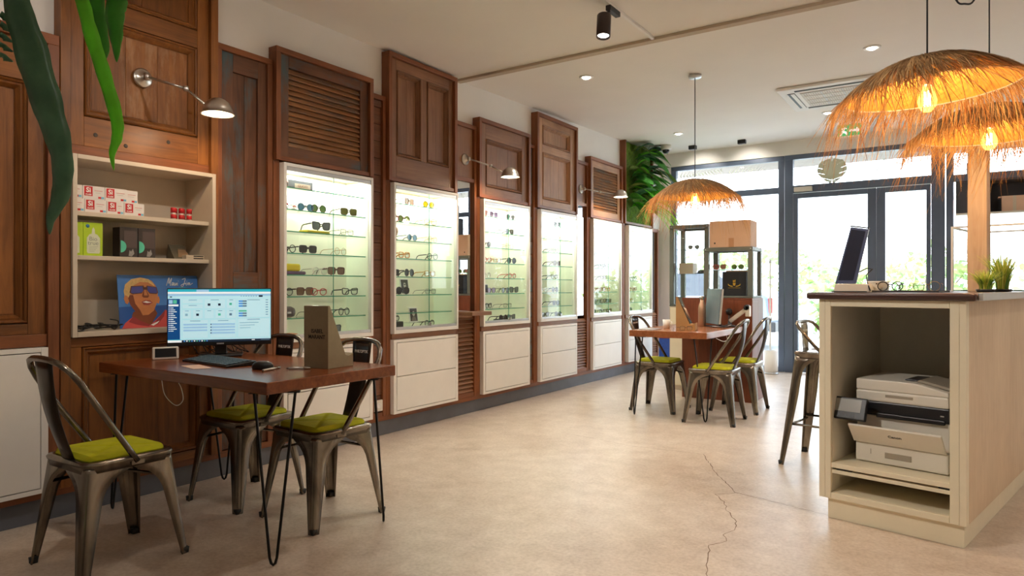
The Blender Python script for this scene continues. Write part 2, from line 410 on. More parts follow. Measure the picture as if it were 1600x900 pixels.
frond(3.60, 2.50, 62, .34, YW+.0485, 'pale palm sticker on the window beyond the wooden post', 10)
frond(4.0, 2.52, 40, .3, YW+.0485, 'pale palm sticker on the wide window right of the post', 10)

# ================================================================ outside
gm = plain('pale_paving', S(206,202,196), .9, var=.1, scale=2)
struct(B('ground', None, -30, 40, YW+.19, 60, -.14, -.02, gm, 0), 'pale paved ground outside the shop', 'ground')
struct(B('canopy', None, -1, 9, YW+.19, 11.1, 2.95, 3.08, plain('canopy_soffit', S(150,142,132), .9, var=.1), 0), 'grey canopy soffit over the pavement', 'canopy')
lm = [thin('hedge_leaf_a', S(160,184,112), .4), thin('hedge_leaf_b', S(206,208,146), .4), thin('hedge_leaf_c', S(128,166,104), .4)]
barkm = plain('bark', S(110,92,76), .9, var=.2)
def leafball(n, rx, ry, rz, cz, ls, seed):
    rr = random.Random(seed); mb = MB()
    for k in range(n):
        u = rr.uniform(-1,1); a = rr.uniform(0,2*PI); q = rr.uniform(.55,1.0)*(1+.18*math.sin(5*a)+.12*math.sin(9*u+2*a))
        s = math.sqrt(1-u*u); p = Vector((rx*q*s*math.cos(a), ry*q*s*math.sin(a), cz+rz*q*u))
        t = Vector((rr.uniform(-1,1), rr.uniform(-1,1), rr.uniform(-.6,.9))).normalized(); b = t.cross(Vector((rr.uniform(-1,1), rr.uniform(-1,1), rr.uniform(-1,1)))).normalized()
        L = ls*rr.uniform(.7,1.3); w = L*.28
        mb.add([p, p+t*L*.5+b*w, p+t*L, p+t*L*.5-b*w], [(0,1,2,3)], rr.choice((0,0,1,2)))
    return mb
def bush(name, label, x, y, rx, ry, rz, cz, n, ls, seed, cat):
    t = thing(name, label, cat, (x, y, -.02), 0, 'greenery outside the window')
    f = leafball(n, rx, ry, rz, cz, ls, seed).build('foliage', lm, t); f['kind'] = 'stuff'
    tb = MB()
    for k in range(4):
        a = k*1.6; tb.tube([(0,0,0),(.1*math.cos(a),.1*math.sin(a),cz*.5),(rx*.5*math.cos(a),ry*.5*math.sin(a),cz+rz*.3)], [.04,.03,.012], 6)
    tb.build('stem', barkm, t)
bush('shrub', 'bright green shrub just outside the entrance door', 2.15, 12.6, .62, .55, .70, .68, 1100, .14, 1, 'shrub')
bush('tree', 'pale leafy tree beyond the bright green shrub', 2.9, 18.5, 1.5, 1.2, .8, 1.2, 700, .22, 2, 'tree')
bush('tree', 'leafy tree outside the wide window behind the wooden post', 5.3, 13.2, 1.0, .9, .62, 1.25, 700, .15, 3, 'tree')
bush('tree', 'leafy tree behind the parked car', -1.0, 19, 2.4, 1.4, .9, 1.35, 900, .24, 4, 'tree')
bush('shrub', 'low shrub growing outside beyond the glass display case', 4.35, 11.9, .5, .45, .4, .5, 400, .12, 5, 'shrub')
# parked car
car = thing('parked_car', 'pale blue hatchback parked outside the left shop window', 'car', (-1.25, 13.4, -.02))
cm = plain('car_paint', S(160,176,204), .25, .2, var=.03, coat=.6); cg = plain('car_glass', S(40,52,70), .08, var=0, spec=.8)
prof = [(-2.05,.32),(-2.08,.62),(-1.95,.82),(-1.1,.95),(-.45,1.38),(.2,1.48),(1.2,1.44),(1.75,1.10),(2.02,.98),(2.08,.6),(2.02,.32)]
mb = MB().prism(prof, -.82, .82, 'y'); mb.build('body', cm, car, .06)
for s in (-1, 1):
    MB().prism([(-.95,.98),(-.42,1.32),(.15,1.40),(.15,.98)], s*.822, s*.832, 'y').build('side_window', cg, car)
    MB().prism([(.22,.98),(.22,1.40),(1.12,1.37),(1.55,1.08),(1.5,.98)], s*.822, s*.832, 'y').build('side_window', cg, car)
    for wx in (-1.3, 1.35):
        Mw = Matrix.Translation((wx, s*.72, .31)) @ Matrix.Rotation(R(90), 4, 'X')
        wo = MB().lathe([(.0,-.1),(.28,-.1),(.32,-.07),(.32,.07),(.28,.1),(0,.1)], 20, M=Mw).build('wheel', M['rubber'], car)
        MB().lathe([(.0,-.112),(.19,-.112),(.21,-.1)], 16, M=Mw).lathe([(.21,.1),(.19,.112),(0,.112)], 16, M=Mw).build('hubcap', M['alu'], wo)
MB().prism([(1.28,1.42),(1.72,1.10),(1.74,1.11),(1.30,1.435)], -.66, .66, 'y').build('rear_window', cg, car)
MB().prism([(-1.02,.985),(-.47,1.36),(-.49,1.372),(-1.04,.995)], -.66, .66, 'y').build('windscreen', cg, car)
for s in (-1, 1): B('tail_light', car, 2.02, 2.085, s*.74-.07, s*.74+.07, .68, .95, plain('tail_lamp', S(170,40,36), .3, var=0), .01)
B('bumper', car, 2.03, 2.14, -.80, .80, .34, .52, M['dark'], .02)
# ================================================================ joinery along the left wall
def panel_boards(t, y0, y1, z0, z1, x, mat, n=3):
    w = (y1-y0)/n
    for k in range(n):
        B('panel_board', t, x-.016, x-random.uniform(0,.0015), y0+k*w+.0006, y0+(k+1)*w-.0006, z0, z1, mat, .0015)
def moulded(t, y0, y1, z0, z1, xf, mz, n=3, w=.04, dep=.026, bm=None):
    MB().rings(y0, y1, z0, z1, [(0, xf-.03), (.003, xf-.012), (.004, xf+.003), (.009, xf+.010), (.015, xf+.004), (.017, xf-.006), (.020, xf-.006), (w*.55, xf-.004), (w*.85, xf-dep+.003), (w*.86, xf-dep-.003), (w, xf-dep-.003), (w+.003, xf-dep-.012)]).build('moulding', mz, t, 0)
    panel_boards(t, y0+w-.002, y1-w+.002, z0+w-.002, z1-w+.002, xf-dep, bm or mz, n)
def outer_frame(t, w, z0, z1, xf, fz, fy, bw=.035, xb=-.019, top=True):
    B('frame_stile', t, xb, xf, 0, bw, z0, z1-(bw if top else 0)-.0005, fz); B('frame_stile', t, xb, xf, w-bw, w, z0, z1-(bw if top else 0)-.0005, fz)
    if top: B('frame_rail', t, xb, xf, 0, w, z1-bw, z1, fy)
def unit(y0, y1, ztop, label, kind, zb=1.935, mz=None, my=None, xf=.05, bw=.035):
    """upper shutter or door panel above a glass cabinet, with the wooden surround that runs down to the skirting"""
    t = thing('wall_panel', label, 'wall panel', (0, y0, 0)); w = y1-y0
    fz, fy = M['frame_z'], M['frame_y']
    outer_frame(t, w, zb+.006, ztop, xf+.012, fz, fy, bw)
    B('frame_rail', t, -.018, xf+.004, bw+.0005, w-bw-.0005, zb+.006, zb+.036, fy)
    a, b, c, d_ = bw+.001, w-bw-.001, zb+.0365, ztop-bw-.001
    if kind == 'louvre':
        sw = .075
        B('stile', t, -.018, xf-.012, a, a+sw, c, d_, my and mz); B('stile', t, -.018, xf-.012, b-sw, b, c, d_, mz)
        B('rail', t, -.018, xf-.012, a+sw+.0005, b-sw-.0005, d_-.075, d_, my); B('rail', t, -.018, xf-.012, a+sw+.0005, b-sw-.0005, c, c+.07, my)
        z0, z1 = c+.0705, d_-.0755; n = 15; p = (z1-z0)/n; sl = (b-sw)-(a+sw)-.001
        proto = None
        for k in range(n):
            if proto is None:
                Mr = Matrix.Rotation(R(57), 4, 'Y'); mb = MB().box(-.0195, .0195, 0, sl, -.0045, .0045, M=Mr)
                proto = mb.build('slat', M['slat_y'], t, .0015); o = proto
            else: o = proto.copy(); COL.objects.link(o)
            o.location = (xf-.030, a+sw+.0005, z0+p*(k+.5)); o.rotation_euler = (0, R(random.uniform(-2,2)), 0)
        B('backing', t, -.0188, -.012, a, b, c, d_, mz)
    elif kind == 'twin':
        sw = .07; mid = (a+b)/2+.01
        B('stile', t, -.018, xf-.014, a, a+sw, c, d_, mz); B('stile', t, -.018, xf-.014, b-sw+.02, b, c, d_, mz)
        B('mullion', t, -.018, xf-.014, mid-.035, mid+.035, c+.171, d_-.0805, mz)
        B('rail', t, -.018, xf-.014, a+sw+.0005, b-sw+.0195, c, c+.17, my); B('rail', t, -.018, xf-.014, a+sw+.0005, b-sw+.0195, d_-.08, d_, my)
        moulded(t, a+sw+.0005, mid-.0355, c+.1705, d_-.0805, xf-.016, mz, 2); moulded(t, mid+.0355, b-sw+.0195, c+.1705, d_-.0805, xf-.016, mz, 2)
    elif kind == 'single':
        sw = .09
        B('stile', t, -.018, xf-.014, a, a+sw, c, d_, mz); B('stile', t, -.018, xf-.014, b-sw, b, c, d_, mz)
        B('rail', t, -.018, xf-.014, a+sw+.0005, b-sw-.0005, c, c+.075, my); B('rail', t, -.018, xf-.014, a+sw+.0005, b-sw-.0005, d_-.135, d_, my)
        moulded(t, a+sw+.0005, b-sw-.0005, c+.0755, d_-.1355, xf-.016, mz, 3)
    elif kind == 'stacked':
        sw = .10; zm = c+.56
        B('stile', t, -.018, xf-.014, a, a+sw, c, d_, mz); B('stile', t, -.018, xf-.014, b-sw, b, c, d_, mz)
        B('rail', t, -.018, xf-.014, a+sw+.0005, b-sw-.0005, c, c+.07, my); B('rail', t, -.018, xf-.014, a+sw+.0005, b-sw-.0005, d_-.07, d_, my)
        B('rail', t, -.018, xf-.014, a+sw+.0005, b-sw-.0005, zm, zm+.08, my)
        moulded(t, a+sw+.0005, b-sw-.0005, c+.0705, zm-.0005, xf-.016, mz, 3); moulded(t, a+sw+.0005, b-sw-.0005, zm+.0805, d_-.0705, xf-.016, mz, 1)
    if zb > 1.0:
        # surround of the cabinet below
        B('side_board', t, -.20, .03, 0, .046, .15, zb+.0055, fz); B('side_board', t, -.20, .03, w-.006, w, .15, zb+.0055, fz)
        B('middle_rail', t, -.15, .045, .0465, w-.0065, .724, .766, M['brown_y'])
    return t
def glass_cabinet(y0, label, wd=.79):
    t = thing('glass_cabinet', label, 'display cabinet', (0, y0, .768)); w = wd; h = 1.162; xf = .07; xb = -.20
    wl_, ci = M['white_lam'], M['cream_in']
    B('side_panel', t, xb, xf, 0, .022, 0, h, wl_); B('side_panel', t, xb, xf, w-.022, w, 0, h, wl_)
    B('top_panel', t, xb, xf, .0222, w-.0222, h-.022, h, wl_); B('bottom_panel', t, xb, xf, .0222, w-.0222, 0, .028, wl_)
    B('back_panel', t, xb, xb+.012, .0222, w-.0222, .0285, h-.0225, ci, 0)
    B('side_lining', t, xb+.0125, xf-.03, .0222, .0252, .0285, h-.0225, ci, 0); B('side_lining', t, xb+.0125, xf-.03, w-.0252, w-.0222, .0285, h-.0225, ci, 0)
    B('top_track', t, xf-.028, xf-.002, .0256, w-.0256, h-.05, h-.0225, M['alu']); B('bottom_track', t, xf-.028, xf-.002, .0256, w-.0256, .0285, .05, M['alu'])
    B('sliding_pane', t, xf-.012, xf-.007, .026, w*.5+.02, .0505, h-.0505, M['glass'], 0); B('sliding_pane', t, xf-.022, xf-.017, w*.5-.02, w-.026, .0505, h-.0505, M['glass'], 0)
    B('pane_edge', t, xf-.012, xf-.007, w*.5+.0202, w*.5+.0235, .0505, h-.0505, M['glassedge'], 0)
    lk = B('lock', t, xf-.006, xf+.012, w*.5-.002, w*.5+.026, .045, .072, M['chrome'], .003)
    for k in range(7):
        z = 1.784-.1435*k-.768-.006
        B('shelf', t, xb+.016, xf-.055, .026, w-.026, z, z+.006, M['shelfglass'], 0)
        B('shelf_edge', t, xf-.0548, xf-.053, .026, w-.026, z-.001, z+.006, M['glassedge'], 0)
    light('cabinet_light', 'AREA', (-.07, w/2, h-.03), CABW, (1.0,.96,.84), t, size=.16, rot=(0,0,0), sy=w-.12)
    return t
CABW = 11.0
def drawer_unit(y0, label, wd=.79, z0=.152, z1=.722):
    t = thing('drawer_cabinet', label, 'cabinet', (0, y0, z0)); h = z1-z0; w = wd
    B('carcass', t, -.20, .028, 0, w, 0, h, M['white_lam'])
    MB().box(.0285,.066,0,.03,0,h).box(.0285,.066,.0302,w-.0302,0,.022).box(.0285,.066,.0302,w-.0302,h-.022,h).box(.0285,.066,w-.03,w,0,h).build('face_frame', M['white_lam'], t, .0015)
    m_ = h*.5
    B('drawer', t, .0285, .068, .0345, w-.0345, .026, m_-.0025, M['white_lam'], .002); B('drawer', t, .0285, .068, .0345, w-.0345, m_+.0025, h-.026, M['white_lam'], .002)
    return t
def narrow(y0, y1, label, plank='plank_y', ztop=2.575, pitch=.128):
    t = thing('plank_column', label, 'wall panel', (0, y0, 0)); w = y1-y0; bw = min(.03, w*.2); fz, fy = M['frame_z'], M['frame_y']
    B('frame_stile', t, -.019, .03, 0, bw, .15, ztop-.0355, fz); B('frame_stile', t, -.019, .03, w-bw, w, .15, ztop-.0355, fz); B('frame_rail', t, -.019, .03, 0, w, ztop-.035, ztop, fy)
    B('frame_rail', t, -.019, .026, bw+.0005, w-bw-.0005, .1505, .18, fy)
    z = .182
    while z < ztop-.04:
        z2 = min(z+pitch, ztop-.036); off = random.uniform(0,.008)
        B('plank', t, -.0125, .006+off, bw+.0005, w-bw-.0005, z, z2-.004, M[plank], .003); z = z2
    B('backing', t, -.0188, -.013, bw, w-bw, .18, ztop-.036, M['shadow_gap'], 0)
    return t
def mirror_column(y0, y1, label, mz0=.915, mz1=2.06, ztop=2.575, ledge=True, slats=True):
    t = thing('mirror_column', label, 'wall panel', (0, y0, 0)); w = y1-y0; bw = .032; fz, fy = M['frame_z'], M['frame_y']
    B('frame_stile', t, -.019, .03, 0, bw, .15, ztop-.0355, fz); B('frame_stile', t, -.019, .03, w-bw, w, .15, ztop-.0355, fz); B('frame_rail', t, -.019, .03, 0, w, ztop-.035, ztop, fy)
    B('frame_rail', t, -.019, .026, bw+.0005, w-bw-.0005, mz1+.001, mz1+.035, fy); B('frame_rail', t, -.019, .026, bw+.0005, w-bw-.0005, .1505, .19, fy)
    B('upper_panel', t, -.0188, .006, bw+.0005, w-bw-.0005, mz1+.0355, ztop-.0355, M['brown_z'])
    B('mirror', t, -.0188, .004, bw+.0005, w-bw-.0005, mz0, mz1, M['mirror'], 0)
    if ledge: B('ledge', t, .0305, .20, .02, w-.003+.0, mz0-.035, mz0-.002, M['brown_y'], .004)
    z0, z1 = .1905, mz0-.04; n = 18; p = (z1-z0)/n; sl = w-2*bw-.002; proto = None
    B('backing', t, -.06, -.03, bw, w-bw, z0, z1, M['shadow_gap'], 0)
    for k in range(n):
        if proto is None:
            mb = MB().box(-.022,.022,0,sl,-.0045,.0045, M=Matrix.Rotation(R(50),4,'Y')); proto = mb.build('slat', M['brown_y'], t, .0015); o = proto
        else: o = proto.copy(); COL.objects.link(o)
        o.location = (.002, bw+.001, z0+p*(k+.5))
    return t
# left-most door panel with white cupboard below
t = thing('wall_panel', 'honey-brown old door panel above the white cupboard', 'wall panel', (0, .35, 0)); w = 1.535-.35
outer_frame(t, w, .15, 2.345, .05, M['frame_z'], M['frame_y'], .05)
B('stile', t, -.018, .028, w-.051-.075, w-.051, .905, 2.294, M['honey_z']); B('stile', t, -.018, .028, .051, .13, .905, 2.294, M['honey_z'])
B('rail', t, -.018, .028, .1305, w-.1265, 2.10, 2.294, M['honey_y']); B('rail', t, -.018, .028, .1305, w-.1265, .905, .955, M['honey_y'])
moulded(t, .1305, w-.1265, .9555, 2.0995, .026, M['honey_z'], 3, w=.05)
B('frame_rail', t, -.019, .04, .0505, w-.0505, .845, .9045, M['frame_y'])
t = thing('cupboard', 'plain white cupboard under the honey-brown door panel', 'cabinet', (0, .41, .152))
B('carcass', t, -.20, .028, 0, 1.07, 0, .69, M['white_lam']); 
MB().box(.0285,.066,0,.03,0,.69).box(.0285,.066,.0302,1.0398,0,.022).box(.0285,.066,.0302,1.0398,.668,.69).box(.0285,.066,1.04,1.07,0,.69).build('face_frame', M['white_lam'], t, .0015)
B('door', t, .0285, .068, .034, 1.036, .026, .664, M['white_lam'], .002)
# tall unit with open shelf
t = thing('wall_panel', 'tall honey-brown door panelling around the open white shelf unit', 'wall panel', (0, 1.538, 0)); w = .837
outer_frame(t, w, .15, 2.95, .055, M['honey_z'], M['honey_y'], .045)
B('rail', t, -.018, .034, .0455, w-.0455, 1.79, 1.835, M['frame_y'])
B('stile', t, -.018, .03, .0455, .115, 1.8355, 2.904, M['honey_z']); B('stile', t, -.018, .03, w-.115, w-.0455, 1.8355, 2.904, M['honey_z'])
B('rail', t, -.018, .03, .1155, w-.1155, 1.8355, 1.985, M['honey_y']); B('rail', t, -.018, .03, .1155, w-.1155, 2.50, 2.60, M['honey_y']); B('rail', t, -.018, .03, .1155, w-.1155, 2.86, 2.904, M['honey_y'])
moulded(t, .1155, w-.1155, 1.9855, 2.4995, .028, M['honey_z'], 3, w=.05, bm=M['honey_worn']); moulded(t, .1155, w-.1155, 2.6005, 2.8595, .028, M['honey_z'], 2, w=.045)
for yy, zz in ((.17,1.90),(.55,1.93),(.32,1.87)):
    MB().lathe([(0,.0312),(.008,.0312),(.011,.0303)][::-1], 10, c=(0,yy,zz), M=Matrix.Rotation(R(90),4,'Y')).build('knot', M['shadow_gap'], t)
B('rail', t, -.018, .034, .0455, w-.0455, .83, .876, M['honey_y']); B('rail', t, -.018, .03, .0455, w-.0455, .151, .20, M['honey_y'])
B('stile', t, -.018, .03, .0455, .105, .2005, .8295, M['honey_z']); B('stile', t, -.018, .03, w-.105, w-.0455, .2005, .8295, M['honey_z'])
moulded(t, .1055, w-.1055, .2005, .8295, .028, M['honey_z'], 3, w=.05)
sh = thing('open_shelf_unit', 'open cream shelf unit set into the tall wooden panelling', 'shelf', (0, 1.585, .88)); w = .765; h = .905; bs = M['beige_shelf']
B('side_panel', sh, -.21, .07, 0, .022, 0, h, bs); B('side_panel', sh, -.21, .07, w-.022, w, 0, h, bs)
B('top_panel', sh, -.21, .07, .0222, w-.0222, h-.022, h, bs); B('bottom_panel', sh, -.21, .07, .0222, w-.0222, 0, .025, bs); B('back_panel', sh, -.21, -.20, .0222, w-.0222, .0255, h-.0225, bs, 0)
B('shelf', sh, -.199, .035, .0225, w-.0225, .605, .627, bs); B('shelf', sh, -.199, .035, .0225, w-.0225, .385, .407, bs)
# old plank door column
t = thing('wall_panel', 'dark weathered narrow plank door with blue-green paint traces', 'wall panel', (0, 2.38, 0)); w = .39
outer_frame(t, w, .15, 2.575, .03, M['frame_z'], M['frame_y'], .035)
B('stile', t, -.018, .012, .0355, .12, .155, 2.539, M['old_z']); B('stile', t, -.018, .012, w-.095, w-.0355, .155, 2.539, M['old_z'])
B('rail', t, -.018, .012, .1205, w-.0955, 2.43, 2.539, M['old_y']); B('rail', t, -.018, .012, .1205, w-.0955, 1.10, 1.22, M['old_y']); B('rail', t, -.018, .012, .1205, w-.0955, .155, .27, M['old_y'])
for z0, z1 in ((1.2205,2.4295),(.2705,1.0995)):
    B('plank', t, -.018, -.002, .1205, .204, z0, z1, M['old_z']); B('plank', t, -.018, -.005, .209, w-.0955, z0, z1, M['old_z'])
B('backing', t, -.0195, -.0185, .04, w-.04, .155, 2.53, M['shadow_gap'], 0)

unit(2.775, 3.628, 2.665, 'weathered louvred shutter panel with blue paint traces above the cabinet behind the desk', 'louvre', mz=M['old_z'], my=M['old_y'])
narrow(3.632, 3.787, 'narrow column of stacked brown planks with a wall socket')
unit(3.79, 4.625, 2.925, 'tall brown door panel with two upright sunk panels', 'twin', mz=M['brown_z'], my=M['brown_y'])
mirror_column(4.63, 4.942, 'narrow mirror column with ledge beside the single-panel shutter')
unit(4.945, 5.81, 2.66, 'brown door panel with one square sunk panel', 'single', mz=M['brown_z'], my=M['brown_y'])
narrow(5.815, 5.937, 'narrow column of stacked grey-blue planks', 'plankblue_y')
unit(5.94, 6.81, 2.92, 'tall pine door panel with a small panel over a large one', 'stacked', mz=M['pine_z'], my=M['pine_y'])
mirror_column(6.815, 7.12, 'narrow mirror column beside the pine louvred shutter', .80, 2.06, ledge=False)
unit(7.124, 8.01, 2.655, 'pine louvred shutter panel close to the plant wall', 'louvre', mz=M['pine_z'], my=M['pine_y'])
narrow(8.013, 8.088, 'very slim column of stacked planks next to the plant wall', 'plank_y')
mirror_column(9.045, 9.29, 'mirror column between the last cabinet and the shop window', .80, 1.90, 1.95, ledge=False)
CABS = [(2.826,'cabinet below weathered louvred shutter'),(3.836,'cabinet below twin-panel door'),(4.996,'cabinet below square-panel door'),(5.99,'cabinet below stacked pine panels'),(7.174,'cabinet below pine louvred shutter'),(8.18,'cabinet below plant wall')]
for y, nm in CABS:
    glass_cabinet(y, 'lit white glass-fronted display ' + nm)
    drawer_unit(y, 'white two-drawer unit under the display ' + nm)
# socket
t = thing('wall_socket', 'white square wall socket low on the plank column', 'socket', (.0305, 3.71, .235))
B('plate', t, -.0105, .002, -.042, .042, -.042, .042, M['whiteplastic'], .004)
MB().lathe([(.022,.0022),(.022,.0034),(.018,.0034),(.017,.0026),(0,.0026)], 16, M=Matrix.Rotation(R(90),4,'Y')).build('outlet', M['white'], t)
# ================================================================ lamps and ceiling fittings
def bulb_mat(name, col, st):
    m = bpy.data.materials.new(name); m.use_nodes = True; n, l = m.node_tree.nodes, m.node_tree.links; n.remove(n['Principled BSDF'])
    a = n.new('ShaderNodeAddShader'); t = n.new('ShaderNodeBsdfTransparent'); e = n.new('ShaderNodeEmission'); e.inputs[0].default_value = col; e.inputs[1].default_value = st
    l.new(t.outputs[0], a.inputs[0]); l.new(e.outputs[0], a.inputs[1]); l.new(a.outputs[0], n['Material Output'].inputs[0]); return m
bulbs = bulb_mat('sconce_bulb_glow', (1,.76,.45,1), 3.0)
def sconce(base, elbow, tip, label):
    b, e, s = Vector(base), Vector(elbow), Vector(tip)
    t = thing('wall_lamp', label, 'lamp', base, 0, 'jointed metal wall lamps'); e -= b; s -= b
    MB().lathe([(.052,0),(.052,.006),(.044,.012),(.02,.014),(.018,.034),(0,.036)], 20, M=Matrix.Rotation(R(90),4,'Y')).build('base_plate', M['steel'], t)
    j0 = Vector((.045,0,.0))
    MB().lathe([(0,-.018),(.014,-.016),(.016,0),(.014,.016),(0,.018)], 12, c=j0).build('joint', M['steel'], t); MB().lathe([(0,-.014),(.013,-.012),(.015,0),(.013,.012),(0,.014)], 12, c=e).build('joint', M['steel'], t)
    arm = MB().tube([j0, e], .007, 8).build('arm', M['steel'], t); neck = s+Vector((-.045,-.02,.035)); MB().tube([e, neck], .007, 8).build('arm', M['steel'], t)
    # dome shade, opening downwards
    r = .078
    prof = [(r+.008,-.001),(r+.006,.002),(r,.003)]+[(r*math.cos(a),.003+r*1.08*math.sin(a)) for a in [R(x) for x in (15,30,45,60,75)]]+[(.014,.086),(0,.087)]
    inner = [(r+.008,-.001),(r-.004,.0)]+[((r-.005)*math.cos(a),(r-.004)*math.sin(a)) for a in [R(x) for x in (15,35,55,75)]]+[(0,.078)]
    MB().lathe(prof, 24, c=s, cap=False).build('shade', M['steel'], t); MB().lathe(inner[::-1], 24, c=s, cap=False).build('shade_lining', M['white'], t)
    MB().lathe([(0,-.012),(.018,-.008),(.024,0),(.02,.014),(.012,.022),(.012,.04)], 12, c=s+Vector((0,0,.018))).build('bulb', bulbs, t)
    MB().lathe([(0,-.01),(.014,-.008),(.014,.008),(0,.01)], 12, c=neck).build('joint', M['dark'], t)
    light('lamp_light', 'POINT', s+Vector((0,0,.022)), 7, WARM, t, .018)
sconce((.013,1.953,2.254), (.27,2.046,2.178), (.40,2.147,2.045), 'jointed metal wall lamp on the tall honey-brown panelling')
sconce((.0065,4.80,2.258), (.20,4.92,2.20), (.36,4.99,2.095), 'jointed metal wall lamp beside the square-panel door')
sconce((.0065,6.98,2.253), (.18,7.12,2.225), (.33,7.36,2.18), 'jointed metal wall lamp beside the pine louvred shutter')

# straw pendants
def straw_mats():
    return [thin('straw_a', S(216,156,86), .4, .8, .25), thin('straw_b', S(180,120,62), .4, .8, .25), thin('straw_c', S(230,180,112), .4, .8, .2)]
SM = straw_mats(); weave = thin('woven_straw', S(232,160,62), .3, .8, .2)
bulbm = bulb_mat('bulb_glow', (1,.55,.12,1), .9)
filam = glow('filament', (1,.82,.42,1), 30); copper = plain('copper_socket', S(150,84,48), .35, .7)
def pendant(x, y, zb, label, seed, n1=1500, n2=900, power=26, tilt=(0,0)):
    rr = random.Random(seed); t = thing('pendant_lamp', label, 'lamp', (x, y, zb), 0, 'straw pendant lamps')
    top = .165; CT = cz(y)-zb; Tm = Matrix.Translation((0,0,top)) @ Matrix.Rotation(R(tilt[1]), 4, Vector((-.555,.832,0))) @ Matrix.Translation((0,0,-top))
    MB().tube([(0,0,top),(0,0,CT-.02)], .004, 6).build('cord', M['dark'], t)
    MB().lathe([(0,CT-.001),(.055,CT-.001),(.055,CT-.026),(0,CT-.028)][::-1], 20).build('ceiling_rose', M['alu'], t)
    MB().lathe([(.0,.045),(.024,.045),(.024,.12),(.012,.15),(0,.152)], 14).build('socket', copper, t)
    MB().lathe([(0,-.072),(.018,-.068),(.034,-.047),(.038,-.022),(.03,.006),(.018,.032),(.015,.0445)], 16).build('bulb', bulbm, t)
    for k in range(6):
        a = k*PI/3; MB().tube([(.010*math.cos(a),.010*math.sin(a),.018),(.013*math.cos(a+.4),.013*math.sin(a+.4),-.042)], .0016, 5).build('filament', filam, t)
    Rd = .335
    def dome(q): return top-.01-.135*(q**2.0)
    def tp(p): return Tm @ Vector(p)
    mb = MB(); nr, na = 26, 60; vs = []; fs = []
    for i in range(nr+1):
        q = .03+.97*i/nr
        for j in range(na):
            a = 2*PI*j/na; wob = .0016*(1 if (i+j) % 2 else -1); vs.append(tp((Rd*q*math.cos(a), Rd*q*math.sin(a), dome(q)+wob)))
    for i in range(nr):
        for j in range(na): j2 = (j+1) % na; fs.append((i*na+j, (i+1)*na+j, (i+1)*na+j2, i*na+j2))
    mb.add(vs, fs, 0, False); mb.build('woven_shade', weave, t)
    for k in range(14):
        a = 2*PI*k/14; MB().tube([tp((Rd*q*math.cos(a), Rd*q*math.sin(a), dome(q)-.005)) for q in (.05,.3,.55,.8,1.0)], .0018, 5).build('rib', M['brown_z'], t)
    MB().tube([tp((Rd*math.cos(2*PI*k/48), Rd*math.sin(2*PI*k/48), dome(1)-.002)) for k in range(48)], .0035, 6, closed=True).build('rim', M['post_z'], t)
    def strands(n, q_lo, q_hi, l_lo, l_hi, lift, wr):
        st = MB(); N = 6
        for k in range(n):
            a = rr.uniform(0,2*PI); q0 = rr.uniform(q_lo, q_hi); ln = rr.uniform(l_lo, l_hi); sw = rr.gauss(.35,.28); dr = rr.uniform(.55,1.35); h0 = rr.uniform(.002,lift); pts = []
            for i in range(N+1):
                s = i/N; rad = q0*Rd+ln*s
                if rad <= Rd: zz = dome(rad/Rd)+h0+.006*s
                else:
                    e = rad-Rd; rad = Rd+e*(.78-.22*dr*min(1, e/.15)); zz = dome(1)+h0-e*.62*dr-e*e*2.2*dr
                ang = a+sw*s*.5*ln/.25; pts.append(tp((rad*math.cos(ang), rad*math.sin(ang), zz)))
            w = rr.uniform(*wr); mi = rr.choice((0,0,1,1,2)); vs = []
            for i, p in enumerate(pts):
                d_ = pts[min(N,i+1)]-pts[max(0,i-1)]; sd = d_.cross(Vector((rr.uniform(-.3,.3),rr.uniform(-.3,.3),1))); sd = sd.normalized() if sd.length > 1e-6 else Vector((1,0,0)); ww = w*(1-.8*i/N)
                vs += [p-sd*ww, p+sd*ww]
            st.add(vs, [(2*i,2*i+1,2*i+3,2*i+2) for i in range(N)], mi)
        return st
    o = strands(n1, .02, .78, .12, .24, .016, (.002,.0042)).build('straw_thatch', SMT, t); o['kind'] = 'stuff'
    o = strands(n2, .70, 1.0, .10, .30, .010, (.0016,.0032)).build('straw_fringe', SM, t); o['kind'] = 'stuff'
    light('bulb_light', 'POINT', (0,0,-.02), power, (1.0,.70,.38), t, .03)
SMT = [thin('thatch_a', S(190,150,100), .08, .85, .25), thin('thatch_b', S(152,114,74), .08, .85, .25), thin('thatch_c', S(214,176,124), .08, .85, .2)]
pendant(1.741, 5.814, 1.895, 'straw pendant lamp hanging over the far table', 1, 2800, 900, 9)
pendant(3.565, 3.45, 1.955, 'big straw pendant lamp hanging over the counter front', 2, 3400, 1000, 15, (0,-4))
pendant(3.806, 4.42, 1.925, 'straw pendant lamp hanging beyond the counter front lamp', 3, 3400, 1000, 15)

